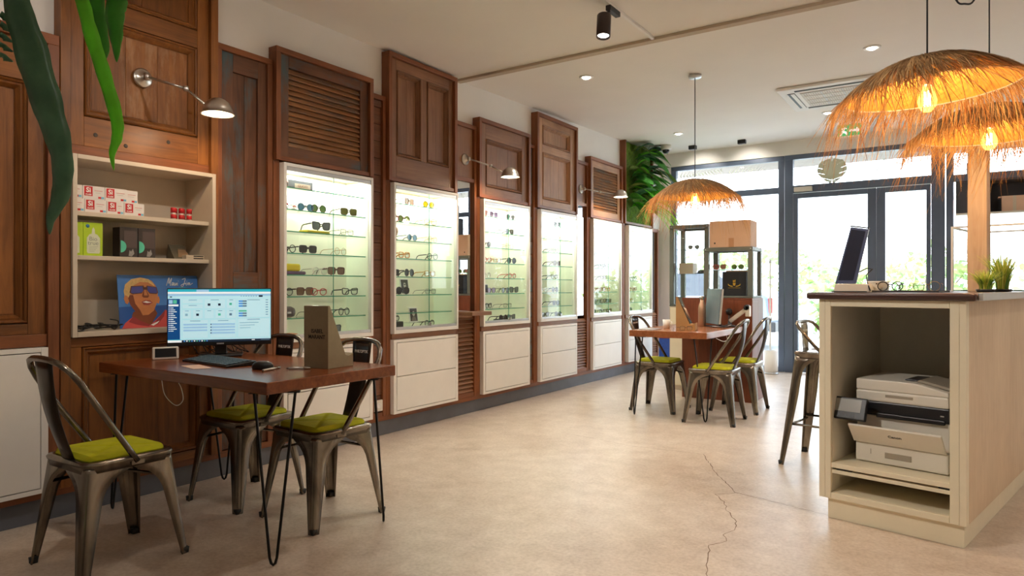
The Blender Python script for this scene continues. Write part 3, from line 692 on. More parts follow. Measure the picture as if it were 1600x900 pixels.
# track spots
rail_t = thing('track_rail', 'thin white power track on the ceiling', 'track', (1.808, 0, CEIL))
B('rail', rail_t, -.012, .012, -2.8, 4.695, -.02, -.0005, M['white'], .002)
def track_spot(y, label, aim, e=60):
    t = thing('track_spotlight', label, 'spotlight', (1.808, y, CEIL-.0205), 0, 'spotlights on the ceiling track')
    B('adapter', t, -.018, .018, -.02, .13, -.035, -.001, M['dark'], .004)
    MB().tube([(0,.0,-.034),(-.02,-.015,-.07)], .010, 8).build('stem', M['dark'], t)
    ax = (Vector(aim)-Vector((1.808,y,CEIL-.13))).normalized(); q = ax.to_track_quat('-Z', 'Y').to_matrix().to_4x4()
    c = Vector((-.03,-.02,-.13)); Mx = Matrix.Translation(c) @ q
    MB().lathe([(0,.075),(.042,.075),(.045,.07),(.045,-.075),(.040,-.075),(.038,-.05),(0,-.05)], 24, M=Mx).build('housing', plain('spot_bronze', S(74,64,62), .4, .5), t)
    MB().lathe([(0,-.062),(.037,-.062),(.037,-.06),(0,-.06)], 20, M=Mx).build('lens', glow('spot_lens', (1,.95,.86,1), 8), t)
    l_ = light('spot_light', 'SPOT', c+ax*.078, e, NEUT, t, .03, spot=95, blend=.8); l_.rotation_euler = ax.to_track_quat('-Z','Y').to_euler()
track_spot(3.97, 'dark cylindrical ceiling spotlight at the end of the white track', (1.95, 3.45, 0), 40)
track_spot(2.4, 'added unseen track spotlight lighting the wall by the desk', (.2, 2.3, 1.2), 26)  # added out of view to light the wall by the desk
track_spot(1.3, 'added unseen track spotlight brightening the counter front', (3.42, 3.8, .72), 120)  # added out of view to brighten the counter front
track_spot(.5, 'added unseen track spotlight brightening the honey-brown door panel', (.0, 1.35, 1.6), 30)  # added out of view to lift the honey-brown door panel
def downlight(x, y, label, e=45, tilt=0):
    t = thing('ceiling_downlight', label, 'downlight', (x, y, cz(y)), 0, 'recessed ceiling downlights')
    MB().lathe([(.036,-.0005),(.062,-.0005),(.062,-.008),(.048,-.012),(.036,-.006)][::-1], 24, cap=False).build('ring', M['white'], t)
    MB().lathe([(0,-.024),(.022,-.02),(.035,-.010),(.035,-.0008),(0,-.0008)], 20).build('lens', glow('downlight_lens', (1,.92,.78,1), 10), t)
    light('downlight_light', 'SPOT', (0,0,-.03), e, NEUT, t, .04, spot=120, blend=.9)
downlight(.747, 8.133, 'round recessed ceiling downlight near the plant wall'); downlight(2.45, 8.05, 'round recessed ceiling downlight above the exit sign')
for x, y, e, nm in ((4.4, 6.9, 85, 'on the counter side of the air conditioner'), (.95, 5.3, 75, 'before the square-panel door'), (3.1, 5.9, 85, 'between the far table and the counter'), (5.2, 3.2, 55, 'behind the counter'), (4.2, .6, 34, 'above the camera side of the floor'), (2.9, -1.4, 8, 'near the rear wall')):
    downlight(x, y, 'added fill downlight in the ceiling ' + nm, e)  # extra downlights added to fill the room with light
for x, nm in ((.61, 'nearer the plant wall'), (1.265, 'nearer the entrance door')):
    t = thing('wall_washer', 'small black ceiling fitting washing the window header, ' + nm, 'spotlight', (x, 9.06, cz(9.06)-.0015), 0, 'wall washers over the window')
    B('body', t, -.05, .05, -.03, .03, -.05, -.0005, M['black'], .003)
    light('washer_light', 'SPOT', (0,.0,-.06), 10, NEUT, t, .02, rot=(R(50),0,0), spot=100, blend=.7)
# security camera
t = thing('dome_camera', 'white dome security camera on the ceiling by the plant wall', 'camera', (.33, 8.80, cz(8.80)-.001))
MB().lathe([(0,-.0005),(.07,-.0005),(.07,-.05),(.058,-.062),(0,-.064)][::-1], 24).build('housing', M['whiteplastic'], t)
MB().lathe([(0,-.112),(.03,-.106),(.044,-.088),(.046,-.0645),(0,-.0645)], 20).build('dome', M['black'], t)
# exit sign
t = thing('exit_sign', 'green lit exit sign hanging from the ceiling', 'sign', (2.59, 8.62, cz(8.62)))
B('bracket', t, -.012, .012, -.008, .008, -.045, -.0005, M['whiteplastic'])
gs = glow('exit_green', S(30,160,100), .7)
B('plate', t, -.125, .125, -.012, .012, -.185, -.0455, M['whiteplastic'], .003); B('face', t, -.12, .12, -.0135, -.0125, -.18, -.05, gs, 0)
wv = glow('exit_white', (1,1,1,1), .8)
def yflat(poly, y, name, m, par): return MB().prism(poly, y, y+.0008, 'y').build(name, m, par)
yflat([(.0,-.135),(.07,-.135),(.07,-.155),(.115,-.122),(.07,-.09),(.07,-.11),(.0,-.11)], -.0146, 'arrow', wv, t)
yflat([(q[0]*.9, q[1]*.86-.012) for q in [(-.115,-.19),(-.095,-.19),(-.07,-.15),(-.045,-.165),(-.035,-.185),(-.022,-.18),(-.035,-.14),(-.06,-.13),(-.05,-.10),(-.03,-.105),(-.025,-.095),(-.05,-.082),(-.085,-.085),(-.105,-.11),(-.095,-.12),(-.08,-.10),(-.09,-.145)]], -.0146, 'running_figure', wv, t)
# air conditioner cassette
t = thing('ceiling_air_conditioner', 'white ceiling cassette air conditioner with grille', 'air conditioner', (2.66, 7.15, cz(7.15)-.011)); a = .45
MB().prism([(-a,-a),(a,-a),(a,a),(-a,a)], -.03, -.0005, 'z').build('panel', M['white'], t, .012)
B('grille', t, -.27, .27, -.27, .27, -.036, -.0305, plain('grille_grey', S(206,200,194), .6, var=.02), .002)
for k in range(3): B('grille_bar', t, -.25, .25, -.15+.15*k-.006, -.15+.15*k+.006, -.041, -.0365, M['white'], .001)
for k in range(26): B('grille_slat', t, -.25+.02*k-.003, -.25+.02*k+.003, -.25, .25, -.0385, -.0365, M['alu'] if k % 9 == 8 else M['whiteplastic'], 0)
for (x0,x1,y0,y1) in ((-.30,.30,.31,.375),(-.30,.30,-.375,-.31),(.31,.375,-.30,.30),(-.375,-.31,-.30,.30)):
    vv = B('vent', t, x0, x1, y0, y1, -.034, -.0305, M['dark'], .001); q = .022
    B('vane', vv, x0+.004+(q if x1-x0 < .1 else 0), x1-.004, y0+.004+(q if y1-y0 < .1 else 0), y1-.004, -.038, -.0345, M['white'], .001)
# ================================================================ metal cafe chairs
def leg_mesh(sx, sy, top=.43, half=.17, splay=.047, arch=True, w0=.034, w1=.062):
    """sheet-metal channel leg: two flanges that meet in a rounded corner and flare into the arch under the seat"""
    mb = MB(); zs = [.0,.03,.10,.18,.25,.30,.33,.355,.375,.39,.405,top] if arch else [0,.03,.15,.3,.45,.55,.60,.625,.645,.655,top]
    vs = []; NP = 9; z_a = .27 if arch else top-.13
    for z in zs:
        k = z/top; c = half+splay*(1-k); w = w0+(w1-w0)*min(1, k/.62)
        if z > z_a:
            q = min(1, (z-z_a)/(top-.035-z_a)); w = w1+(half*.985-w1)*(1-math.sqrt(max(0,1-q*q)))
        w = min(w, c*.985); r = min(.022, w*.7)
        pts = [(c-w, c)]
        pts += [(c-w*.55 if w*.55 > r else c-r, c)]
        for a in (90,67,45,23,0): pts.append((c-r+r*math.cos(R(a)), c-r+r*math.sin(R(a))))
        pts += [(c, c-w*.55 if w*.55 > r else c-r), (c, c-w)]
        vs += [(p[0]*sx, p[1]*sy, z) for p in pts]
    fs = []
    for i in range(len(zs)-1):
        for j in range(NP-1): fs.append((i*NP+j, i*NP+j+1, (i+1)*NP+j+1, (i+1)*NP+j))
    mb.add(vs, fs, 0, True); return mb
def rsq(h, r, z, n=4):
    out = []
    for cx, cy, a0 in ((h-r,h-r,0),(-h+r,h-r,90),(-h+r,-h+r,180),(h-r,-h+r,270)):
        for k in range(n+1): a = R(a0+90*k/n); out.append((cx+r*math.cos(a), cy+r*math.sin(a), z))
    return out
def loft(loops, mb=None, mi=0, smooth=True, cap=True):
    mb = mb or MB(); n = len(loops[0]); vs = [p for L in loops for p in L]; fs = []
    for i in range(len(loops)-1):
        for j in range(n): j2 = (j+1) % n; fs.append((i*n+j, i*n+j2, (i+1)*n+j2, (i+1)*n+j))
    if cap: fs += [tuple(range(n-1,-1,-1)), tuple((len(loops)-1)*n+j for j in range(n))]
    return mb.add(vs, fs, mi, smooth)
def make_chair(stool=False):
    t = thing('bar_stool' if stool else 'metal_chair', 'x', 'stool' if stool else 'chair')
    top = .70 if stool else .43; g = M['gunmetal']; half = .155 if stool else .17; sp = .075 if stool else .047
    loft([rsq(half+.004,.04,top-.025), rsq(half+.004,.04,top-.004), rsq(half+.010,.045,top), rsq(half+.012,.045,top+.010), rsq(half+.006,.045,top+.018), rsq(half-.015,.04,top+.019), rsq(half-.025,.04,top+.012), rsq(.03,.02,top+.010)]).build('seat', g, t)
    for sx in (-1,1):
        for sy in (-1,1):
            o = leg_mesh(sx, sy, top-.002, half, sp, not stool).build('leg', g, t, solid=.003)
            c = half+sp-.0135
            loft([rsq(.0125,.004,.0005), rsq(.0145,.004,.024)]).build('foot', M['rubber'], o).location = (sx*c, sy*c, 0)
    br = MB(); z = .30
    if stool:
        for zz, axis in ((.24,0),(.24,1)):
            c = half+sp*(1-zz/top)-.012
            for s in (-1,1):
                p = [(-c,s*c,zz),(c,s*c,zz)] if axis == 0 else [(s*c,-c,zz+.02),(s*c,c,zz+.02)]
                br.tube(p, .008, 6)
    else:
        c = half+sp*(1-.33/top)-.012
        br.tube([(-c,-c,.33),(0,0,.375),(c,c,.33)], .007, 6); br.tube([(c,-c,.33),(0,0,.39),(-c,c,.33)], .007, 6)
    br.build('brace', g, t)
    if not stool:
        P = [(.174,.02,.425),(.178,-.01,.47),(.188,-.09,.59),(.192,-.155,.69),(.186,-.20,.765),(.165,-.228,.81),(.125,-.247,.838),(.07,-.257,.85),(0,-.26,.853)]
        zt = .845; yb0, yb1 = -.165, -.257
    else:
        P = [(.158,.03,.70),(.164,-.03,.76),(.168,-.09,.83),(.164,-.125,.872),(.145,-.143,.893),(.10,-.152,.902),(.05,-.155,.905),(0,-.156,.906)]
        zt = .90; yb0, yb1 = -.142, -.154
    full = P+[(-x,y,z) for x,y,z in P[-2::-1]]
    hp = MB().tube(full, .0125 if not stool else .011, 8)
    hp.build('back_hoop', g, t)
    br = MB()
    for s in (-1,1): br.box(s*.172-.006, s*.172+.006, P[0][1]-.025, P[0][1]+.03, top-.02, top+.012)
    br.build('bracket', g, t, .003)
    # splat: slightly curved plate with a pressed panel
    mb = MB(); rows = 9; vs = []
    for i in range(rows):
        s = i/(rows-1); z = (top+.012)+(zt-top-.012)*s; y = yb0+(yb1-yb0)*s-.018*math.sin(PI*s)*(0 if stool else 1); w = (.052+.022*s) if not stool else .05+.012*s
        for u in (-1,-.6,-.5,0,.5,.6,1):
            e = .004 if (abs(u) < .55 and .18 < s < .75) else 0
            vs.append((u*w, y+.012*u*u*.6-e, z))
    fs = [(i*7+j, i*7+j+1, (i+1)*7+j+1, (i+1)*7+j) for i in range(rows-1) for j in range(6)]
    sp_ = mb.add(vs, fs, 0, True).build('backrest', g if stool else plain('dark_lacquer_steel', S(70,62,56), .3, .8), t, solid=.003)
    Mt = Matrix.Translation((0, yb1+.014, zt-.055)) @ Matrix(((-1,0,0,0),(0,0,1,0),(0,1,0,0),(0,0,0,1)))
    put_text("PHIL'OPTIK", .021 if not stool else .018, M['inkw'], sp_, Mt, bold=.0006)
    return t
def cushion_mesh(h=.158, r=.05):
    mb = MB(); N = 20; vs = []
    def hgt(x, y):
        d = min(h-abs(x), h-abs(y)); e = min(1, max(0, d)/.014); base = .016*math.sqrt(e)
        for q in (abs(x-y), abs(x+y)): base -= .0055*math.exp(-(q/.012)**2)
        return base
    def clampc(x, y):
        ax, ay = abs(x)-(h-r), abs(y)-(h-r)
        if ax > 0 and ay > 0:
            L = math.hypot(ax, ay)
            if L > r: return (math.copysign(h-r+ax*r/L, x), math.copysign(h-r+ay*r/L, y))
        return (x, y)
    g = [-h+2*h*i/N for i in range(N+1)]
    for y in g:
        for x in g:
            q = clampc(x, y); vs.append((q[0], q[1], .004+hgt(x, y)))
    fs = [(i*(N+1)+j, i*(N+1)+j+1, (i+1)*(N+1)+j+1, (i+1)*(N+1)+j) for i in range(N) for j in range(N)]
    mb.add(vs, fs, 0, False)
    loop = [clampc(g[i], -h) for i in range(N)]+[clampc(h, g[i]) for i in range(N)]+[clampc(g[N-i], h) for i in range(N)]+[clampc(-h, g[N-i]) for i in range(N)]
    mb.prism(loop, 0, .0045, 'z'); return mb
proto_chair = make_chair(); proto_cush = cushion_mesh().build('seat_cushion', M['lime']); tag(proto_cush, 'x', 'cushion', 'lime chair cushions')
rim_cush = [False]
CH = [(.735,1.44,0,'metal chair standing alone on the open side of the desk','lime cushion on the chair standing alone at the desk'),
      (.485,2.265,181,'metal chair pushed under the desk nearest the monitor','lime cushion on the desk chair nearest the monitor'),
      (1.045,2.30,176,'metal chair pushed under the desk behind the grey display box','lime cushion on the desk chair behind the grey display box'),
      (1.345,6.01,-90,'metal chair at the far table on the side of the drawer cabinets','lime cushion on the far-table chair facing away from the cabinets'),
      (1.935,5.745,92,'metal chair at the far table corner, nearest the hairpin leg','lime cushion on the far-table chair nearest the hairpin leg'),
      (1.965,6.385,90,'metal chair at the far table nearest the mahogany pedestal','lime cushion on the far-table chair nearest the pedestal')]
for i, (x, y, a, lb, lc) in enumerate(CH):
    c = proto_chair if i == 0 else copy_tree(proto_chair)
    c.location = (x, y, 0); c.rotation_euler = (0,0,R(a)); c['label'] = lb; c['group'] = 'gunmetal cafe chairs'
    k = proto_cush if i == 0 else proto_cush.copy()
    if i: COL.objects.link(k)
    k.location = (x, y, .4497); k.rotation_euler = (0,0,R(a)); k['label'] = lc
st = make_chair(True); st.location = (2.965, 4.76, 0); st.rotation_euler = (0,0,R(-98)); st['label'] = 'tall gunmetal bar stool with low back beside the counter'

# ================================================================ tables with hairpin legs
def table(name, label, x0, x1, y0, y1, mat, th=.05, legs='1111', nb=4):
    t = thing(name, label, 'table', ((x0+x1)/2, (y0+y1)/2, 0)); a, b = (x1-x0)/2, (y1-y0)/2
    tp = MB().box(-a, a, -b, b, .75-th, .75).build('table_top', mat, t, .004)
    k = 0
    for sx in (-1,1):
        for sy in (-1,1):
            k += 1
            if legs[k-1] == '0': continue
            cx, cy = sx*(a-.06), sy*(b-.085); d_ = Vector((sx, sy, 0)).normalized(); p = Vector((-d_.y, d_.x, 0)); c = Vector((cx, cy, 0)); ft = c+d_*.045; ft.z = .006
            L = [c+p*.085+Vector((0,0,.75-th)), c+p*.08+Vector((0,0,.69)), ft+p*.014+Vector((0,0,.03)), ft+p*.008+Vector((0,0,.008)), ft, ft-p*.008+Vector((0,0,.008)), ft-p*.014+Vector((0,0,.03)), c-p*.08+Vector((0,0,.69)), c-p*.085+Vector((0,0,.75-th))]
            lg = MB().tube(L, .006, 7).build('hairpin_leg', M['rod'], t)
            MB().box(-.1,.1,-.02,.02,.0,.004, M=Matrix.Translation(c+Vector((0,0,.75-th-.0045))) @ Matrix.Rotation(math.atan2(p.y,p.x),4,'Z')).build('mounting_plate', M['rod'], lg)
    return t
table('desk', 'oiled reddish wooden desk on black hairpin legs against the panelling', .07, 1.406, 1.705, 2.437, M['desk_y'])
table('far_table', 'wooden table on hairpin legs joined to the mahogany pedestal', 1.235, 1.925, 5.56, 6.79, wood('far_table_wood', S(110,60,34), S(178,112,70), 'y', .25, spec=.6), .055, '1010')
# pedestal
t = thing('display_pedestal', 'mahogany plank pedestal at the head of the far table', 'pedestal', (1.27, 6.80, 0)); w = .705
B('core', t, .02, w-.02, .02, .40, 0, 1.0, M['shadow_gap'], 0)
for k in range(4): B('plank', t, w/4*k+.0006, w/4*(k+1)-.0006, 0, .0195, 0, 1.0, M['ped_z'], .002)
for s in (0, 1):
    for k in range(2): B('plank', t, s*(w-.0195), s*(w-.0195)+.0195, .0202+.2*k, .219+.2*k-.0006, 0, 1.0, M['ped_z'], .002)
B('top_board', t, 0, w, 0, .42, 1.0005, 1.018, M['ped_z'], .003)
# ================================================================ desk things
DX = M['desk_y']
# monitor
c = Vector(((.187+.504)/2, (1.99+2.405)/2, 0)); ang = math.atan2(2.405-1.99, .504-.187)   # local +x along the screen (left to right), screen faces local -y
mon = thing('computer_monitor', 'black computer monitor showing a pale blue web page', 'monitor', (c.x, c.y, .7505), ang)
sw, z0, z1 = .261, .062, .372
B('case', mon, -sw, sw, .0, .028, z0, z1, M['black'], .004)
B('stand_neck', mon, -.03, .03, .03, .05, .012, .22, M['black'], .004); B('stand_base', mon, -.11, .11, -.02, .12, 0, .012, M['black'], .004)
def em(nm, c_, s=.55): return glow('screen_'+nm, c_, s)
SCW, SCH = .513, .283; sx0, sz0 = -.2565, z0+.021
MB().box(sx0, sx0+SCW, -.0012, -.0002, sz0, sz0+SCH).build('screen', em('page', S(176,222,232), .6), mon)
scr = MB(); cols = [em('teal', S(40,170,190)), em('navy', S(6,70,128)), em('line', S(126,168,184)), em('text', S(90,120,140)), em('blue', S(70,140,210)), em('green', S(80,180,150)), em('white', S(236,244,246)), em('dark', S(24,40,58)), em('card', S(186,228,238)), em('row', S(150,192,222))]
def rc(x0, x1, y0, y1, mi, lv=1):   # fractions of the screen, y from the top
    d_ = -.0012-.0002*lv
    scr.add([(sx0+SCW*x0, d_, sz0+SCH*(1-y1)), (sx0+SCW*x1, d_, sz0+SCH*(1-y1)), (sx0+SCW*x1, d_, sz0+SCH*(1-y0)), (sx0+SCW*x0, d_, sz0+SCH*(1-y0))], [(0,1,2,3)], mi)
rc(0,1,0,.05,0); rc(.27,.39,.008,.05,9,2); rc(0,1,.05,.085,6); rc(0,1,.085,.13,9); rc(.02,.04,.135,.155,7); rc(.88,.92,.115,.15,7,2)
for k in range(7): rc(.70+.025*k,.71+.025*k,.125,.14,3,2)
rc(0,.115,.18,.955,1); rc(.01,.045,.20,.27,9,2); rc(.05,.085,.20,.27,5,2); rc(.008,.10,.285,.32,6,2)
for k in range(13): rc(.008,.02,.345+.036*k,.358+.036*k,6,2); rc(.024,.024+.02+.03*((k*7) % 3)/2+.01,.345+.036*k,.358+.036*k,6,2)
for x0,x1,y0,y1 in ((.135,.335,.18,.27),(.135,.335,.28,.37),(.345,.55,.18,.37),(.56,.655,.18,.37),(.135,.225,.385,.56),(.235,.335,.385,.56),(.345,.44,.385,.56),(.45,.55,.385,.56),(.56,.655,.385,.56),(.135,.385,.575,.93),(.40,.655,.575,.93),(.67,.99,.18,.55),(.67,.99,.56,.93)):
    rc(x0,x1,y0,y1,2); rc(x0+.0015,x1-.0015,y0+.003,y1-.003,8,2); rc(x0+.3*(x1-x0),x0+.7*(x1-x0),y0+.02,y0+.03,3,3)
for x, y, m_ in ((.39,.27,7),(.49,.27,7),(.60,.26,5),(.175,.46,2),(.28,.46,7),(.49,.46,5),(.60,.46,3)): rc(x-.012,x+.014,y,y+.045,m_,3)
for k in range(3): rc(.145,.375,.65+.055*k,.685+.055*k,9,3)
for k in range(4): rc(.41,.645,.65+.055*k,.685+.055*k,9,3); rc(.405,.414,.655+.055*k,.68+.055*k,7,4)
for k in range(7):
    if k != 3: rc(.68,.72,.215+.047*k,.245+.047*k,4 if k != 4 else 5,3); rc(.72,.76,.215+.047*k,.245+.047*k,3 if k != 4 else 5,3)
    rc(.95,.975,.20+.047*k,.215+.047*k,3,3)
for k in range(3): rc(.69,.88-.04*k,.64+.05*k,.648+.05*k,3,3)
rc(0,.13,.958,1,6,2); rc(.13,1,.958,1,7); rc(0,.13,.945,.958,0,2)
for k in range(10): rc(.15+.024*k,.162+.024*k,.968,.99,(4,6,5)[k % 3],3)
rc(.81,.84,.97,.985,6,3); rc(.90,.99,.972,.983,3,3)
scr.build('page_content', cols, mon)
B('maker_mark', mon, -.018, .018, -.0012, -.0002, z0+.007, z0+.014, M['alu'], 0)
# cables behind the monitor
def wire(pts, r, mat, label, cat='cable', name='cable'):
    L = [Vector(p) for p in pts]; out = []
    for i in range(len(L)-1):
        p0, p1, p2, p3 = L[max(0,i-1)], L[i], L[i+1], L[min(len(L)-1,i+2)]
        for k in range(6):
            s = k/6; out.append(.5*((2*p1)+(p2-p0)*s+(2*p0-5*p1+4*p2-p3)*s*s+(3*p1-p0-3*p2+p3)*s**3))
    out.append(L[-1])
    o = MB().tube(out, r, 6).build(name, mat); 
    if label: tag(o, label, cat)
    return o
for k in range(5):
    rr = random.Random(k); y = 2.17+.045*k
    wire([(.105+.02*k,y,.82+.01*k),(.11+.02*k,y+.03,.775),(.15+.02*k,y+.02,.757),(.12+.02*k,min(2.4,y+.06),.762+.012*(k % 3)),(.20+.02*k,min(2.42,y+.09),.756),(.10+.02*k,min(2.41,y+.08),.80)], .0028, M['black'], ('black cable looping on the desk behind the monitor'), 'cable')['group'] = 'cables behind the monitor'
wire([(.55,1.76,.698),(.56,1.77,.62),(.60,1.80,.57),(.66,1.80,.60),(.68,1.78,.66),(.66,1.77,.698)], .0022, M['white'], 'thin white cable hanging under the desk')
# small smart display
t = thing('smart_display', 'small white tilted desk clock with a black screen', 'device', (.20, 1.975, .7505), R(64))
MB().prism([(-.03,0),(.035,0),(.03,.012),(-.004,.062),(-.016,.066),(-.022,.06)], -.062, .062, 'x', M=Matrix.Rotation(0,4,'Z')).build('body', M['whiteplastic'], t, .006)
MB().prism([(-.0305,.012),(-.0235,.057),(-.0225,.057),(-.0295,.012)], -.05, .05, 'x').build('screen', plain('dark_glass', S(30,32,36), .1, var=0), t)
# keyboard
a = math.atan2(1.90-2.02, .86-.36)
kb = thing('keyboard', 'black computer keyboard lying in front of the monitor', 'keyboard', (.615, 2.01, .7505), math.atan2(-.05,.5))
MB().prism([(-.075,0),(.075,0),(.075,.022),(-.075,.008)], -.225, .225, 'x').build('body', M['black'], kb, .003)
keym = plain('key_grey', S(64,74,80), .45, var=.05); key = None
for r_ in range(6):
    n = 18 if r_ != 0 else 12
    for c_ in range(n):
        wk = .42/n; 
        if r_ == 0 and c_ in (4,5,6): continue
        y = -.062+.0225*r_; z = .0082+(y+.075)/.15*.014
        x = -.21+wk*c_+wk/2
        if n == 18 and key is not None: o = key.copy(); COL.objects.link(o); o.location = (x, y, z)
        else:
            o = MB().box(-wk*.43,wk*.43,-.0095,.0095,0,.005).build('key', keym, kb, 0, (x,y,z))
            if n == 18: key = o
MB().box(-.062,.035,-.0715,-.0525,.0086,.0136).build('space_bar', keym, kb)
t = thing('computer_mouse', 'black computer mouse beside the keyboard', 'mouse', (1.015, 1.975, .7505), R(-70))
loft([[(.030*math.cos(2*PI*k/16)*q, .055*math.sin(2*PI*k/16)*q, z) for k in range(16)] for q, z in ((.96,0),(1,.008),(.95,.02),(.78,.031),(.45,.037),(.1,.038))]).build('body', M['black'], t)
MB().tube([(0,.022,.0335),(0,.038,.029)], .004, 6).build('wheel', M['dark'], t)
def pen(p0, p1, m_, label):
    p0, p1 = Vector(p0), Vector(p1); d_ = p1-p0; t = thing('pen', label, 'pen', p0, math.atan2(d_.y, d_.x)); L = d_.length
    MB().tube([(.012,0,.0055),(L*.7,0,.0055)], .005, 8).build('barrel', m_, t); MB().tube([(L*.7,0,.0055),(L,0,.0055)], .0052, 8).build('cap', M['chrome'], t)
    MB().tube([(0,0,.0055),(.012,0,.0055)], [.001,.004], 8).build('tip', M['dark'], t); MB().box(L*.66,L*.96,-.0012,.0012,.0106,.013).build('clip', M['chrome'], t)
pen((1.10,1.905,.7505),(1.055,2.04,.7505), M['whiteplastic'], 'white pen beside the computer mouse')
pen((1.12,2.02,.7505),(1.19,2.105,.7505), M['alu'], 'grey pen by the grey display box')
o = MB().add([(.57,1.845,.7508),(.745,1.80,.7508),(.775,1.875,.7508),(.60,1.92,.7508)], [(0,1,2,3)]).build('paper_slip', plain('pinkish_paper', S(222,190,168), .8, var=.03), solid=.0006); tag(o, 'pinkish paper slip lying before the keyboard', 'paper')
# grey display box with mirror slope
t = thing('display_box', 'grey card display stand with black lettering on the desk', 'display stand', (1.105, 2.135, .7505), R(4))
gb = M['greyboard']
pf = [(0,0),(.165,0),(.165,.062),(.135,.05),(.115,.055),(.012,.29),(0,.29)]
MB().prism([(p[0], p[1]) for p in pf], 0, .155, 'x').build('body', gb, t, .001)
MB().prism([(.121,.058),(.018,.290),(.021,.291),(.124,.059)], .012, .143, 'x').build('mirror', M['mirror'], t)
put_text('ISABEL', .026, M['ink'], t, face_my((.085,-.0006,.172)), bold=.0005); put_text('MARANT', .026, M['ink'], t, face_my((.083,-.0006,.145)), bold=.0005)

# ================================================================ things on the open shelf (front of shelf x=.07, floor y 1.61-2.33)
shz = (.88+.025, .88+.407, .88+.627)
redm, bluem, cyanm = plain('print_red', S(190,24,30), .5, var=.02), plain('print_navy', S(50,60,110), .5, var=0), plain('print_cyan', S(110,180,210), .5, var=0); boxw = plain('box_white', S(222,216,212), .6, var=.02)
def si_box(y, z, label, w=.105, h=.068, x=.0, logo=True, d_=.10):
    t = thing('lens_box', label, 'box', (x, y, z), 0, 'white and red lens boxes on the top shelf')
    B('carton', t, -d_, 0, 0, w, 0, h, boxw, .001)
    if logo:
        B('logo_patch', t, 0, .0006, .006, .046, .016, h-.004, redm, 0)
        put_text('Si', .034, M['inkw'], t, face_px((.0012,.026,.045)), bold=.0008); put_text('CLAIR', .0105, M['inkw'], t, face_px((.0012,.026,.023)), bold=.0002)
    B('colour_tab', t, 0, .0006, w-.032, w-.018, .006, .016, redm, 0); B('colour_tab', t, 0, .0006, w-.018, w-.004, .006, .016, cyanm, 0)
    B('print_line', t, 0, .0006, .055 if logo else .01, w-.012, .044, .0465, plain('print_pink', S(200,120,120), .6, var=0), 0); B('print_line', t, 0, .0006, .06 if logo else .01, w-.02, .034, .0355, plain('print_grey', S(170,166,164), .6, var=0), 0)
z = shz[2]+.0005; row1 = [(1.611,.058,0),(1.671,.105,1),(1.778,.085,1),(1.865,.105,1)]; row2 = [(1.611,.05,0),(1.664,.105,1),(1.771,.11,1),(1.884,.062,0)]
nm = ['at the end by the shelf side','second from the shelf side','third from the shelf side','at the open end']
for k, (y, w, lg) in enumerate(row1): si_box(y, z, 'white lens box with red print, bottom row, ' + nm[k], w, logo=bool(lg))
for k, (y, w, lg) in enumerate(row2): si_box(y, z+.0685, 'white lens box with red print, upper row, ' + nm[k], w, logo=bool(lg), x=-.004 if k < 3 else -.02)
for k in range(5):
    t = thing('spray_bottle', 'small spray bottle with red cap on the top shelf', 'bottle', (-.02-.03*(k % 2), 2.145+.0235*k, shz[2]+.0005), 0, 'red-capped spray bottles')
    MB().lathe([(0,0),(.013,0),(.014,.003),(.014,.04),(.0,.041)], 14).build('body', plain('bottle_silver', S(190,170,164), .35, .3, var=.2, scale=40), t)
    MB().lathe([(0,.0412),(.0145,.0412),(.0145,.066),(.012,.069),(0,.07)], 14).build('cap', redm, t); MB().lathe([(.01415,.008),(.01415,.03)], 14).build('band', redm, t)
greenm = plain('lime_print', S(176,206,30), .5, var=.05); palem = plain('pale_bottle_print', S(214,218,190), .5, var=.02); greyt = plain('grey_print', S(150,156,140), .5, var=0)
for k, (y, lb) in enumerate(((1.612,'lime green solution carton next to the shelf side'),(1.652+.0,'lime green solution carton with pale bottle picture'))):
    y = 1.612+.075*k-.03*k if k == 0 else 1.660; w = .046 if k == 0 else .092
    t = thing('solution_carton', lb, 'box', (.01, y, shz[1]+.0005), 0, 'lime green cartons'); B('carton', t, -.07, 0, 0, w, 0, .168, greenm, .001)
    if k == 1:
        MB().prism([(.02,.012),(.075,.012),(.079,.02),(.079,.09),(.066,.108),(.055,.112),(.053,.135),(.047,.145),(.041,.135),(.039,.112),(.028,.108),(.016,.09),(.016,.02)], .0001, .0007, 'x').build('bottle_picture', palem, t)
        put_text('Bio', .03, greyt, t, face_px((.0012,.046,.085))); put_text('true', .03, greyt, t, face_px((.0012,.046,.064)))
        MB().lathe([(0,.0001),(.009,.0001),(.009,.0008),(0,.0008)], 14, c=(0,.02,.15), M=Matrix.Rotation(R(90),4,'Y')).build('drop_mark', plain('drop_blue', S(40,110,150), .5, var=0), t)
        for q in range(4): B('print_line', t, .0007, .0012, .026, .070-.006*q, .046-.008*q, .0475-.008*q, greyt, 0)
    else: 
        MB().prism([(.0,.012),(.03,.012),(.03,.09),(.015,.108),(.0,.112)], .0001, .0007, 'x').build('bottle_picture', palem, t); put_text('e', .03, greyt, t, face_px((.0012,.014,.064)))
blk = plain('dark_carton', S(44,34,34), .35, var=.25, scale=18); teal_g = plain('teal_print', S(80,190,160), .4, var=.1)
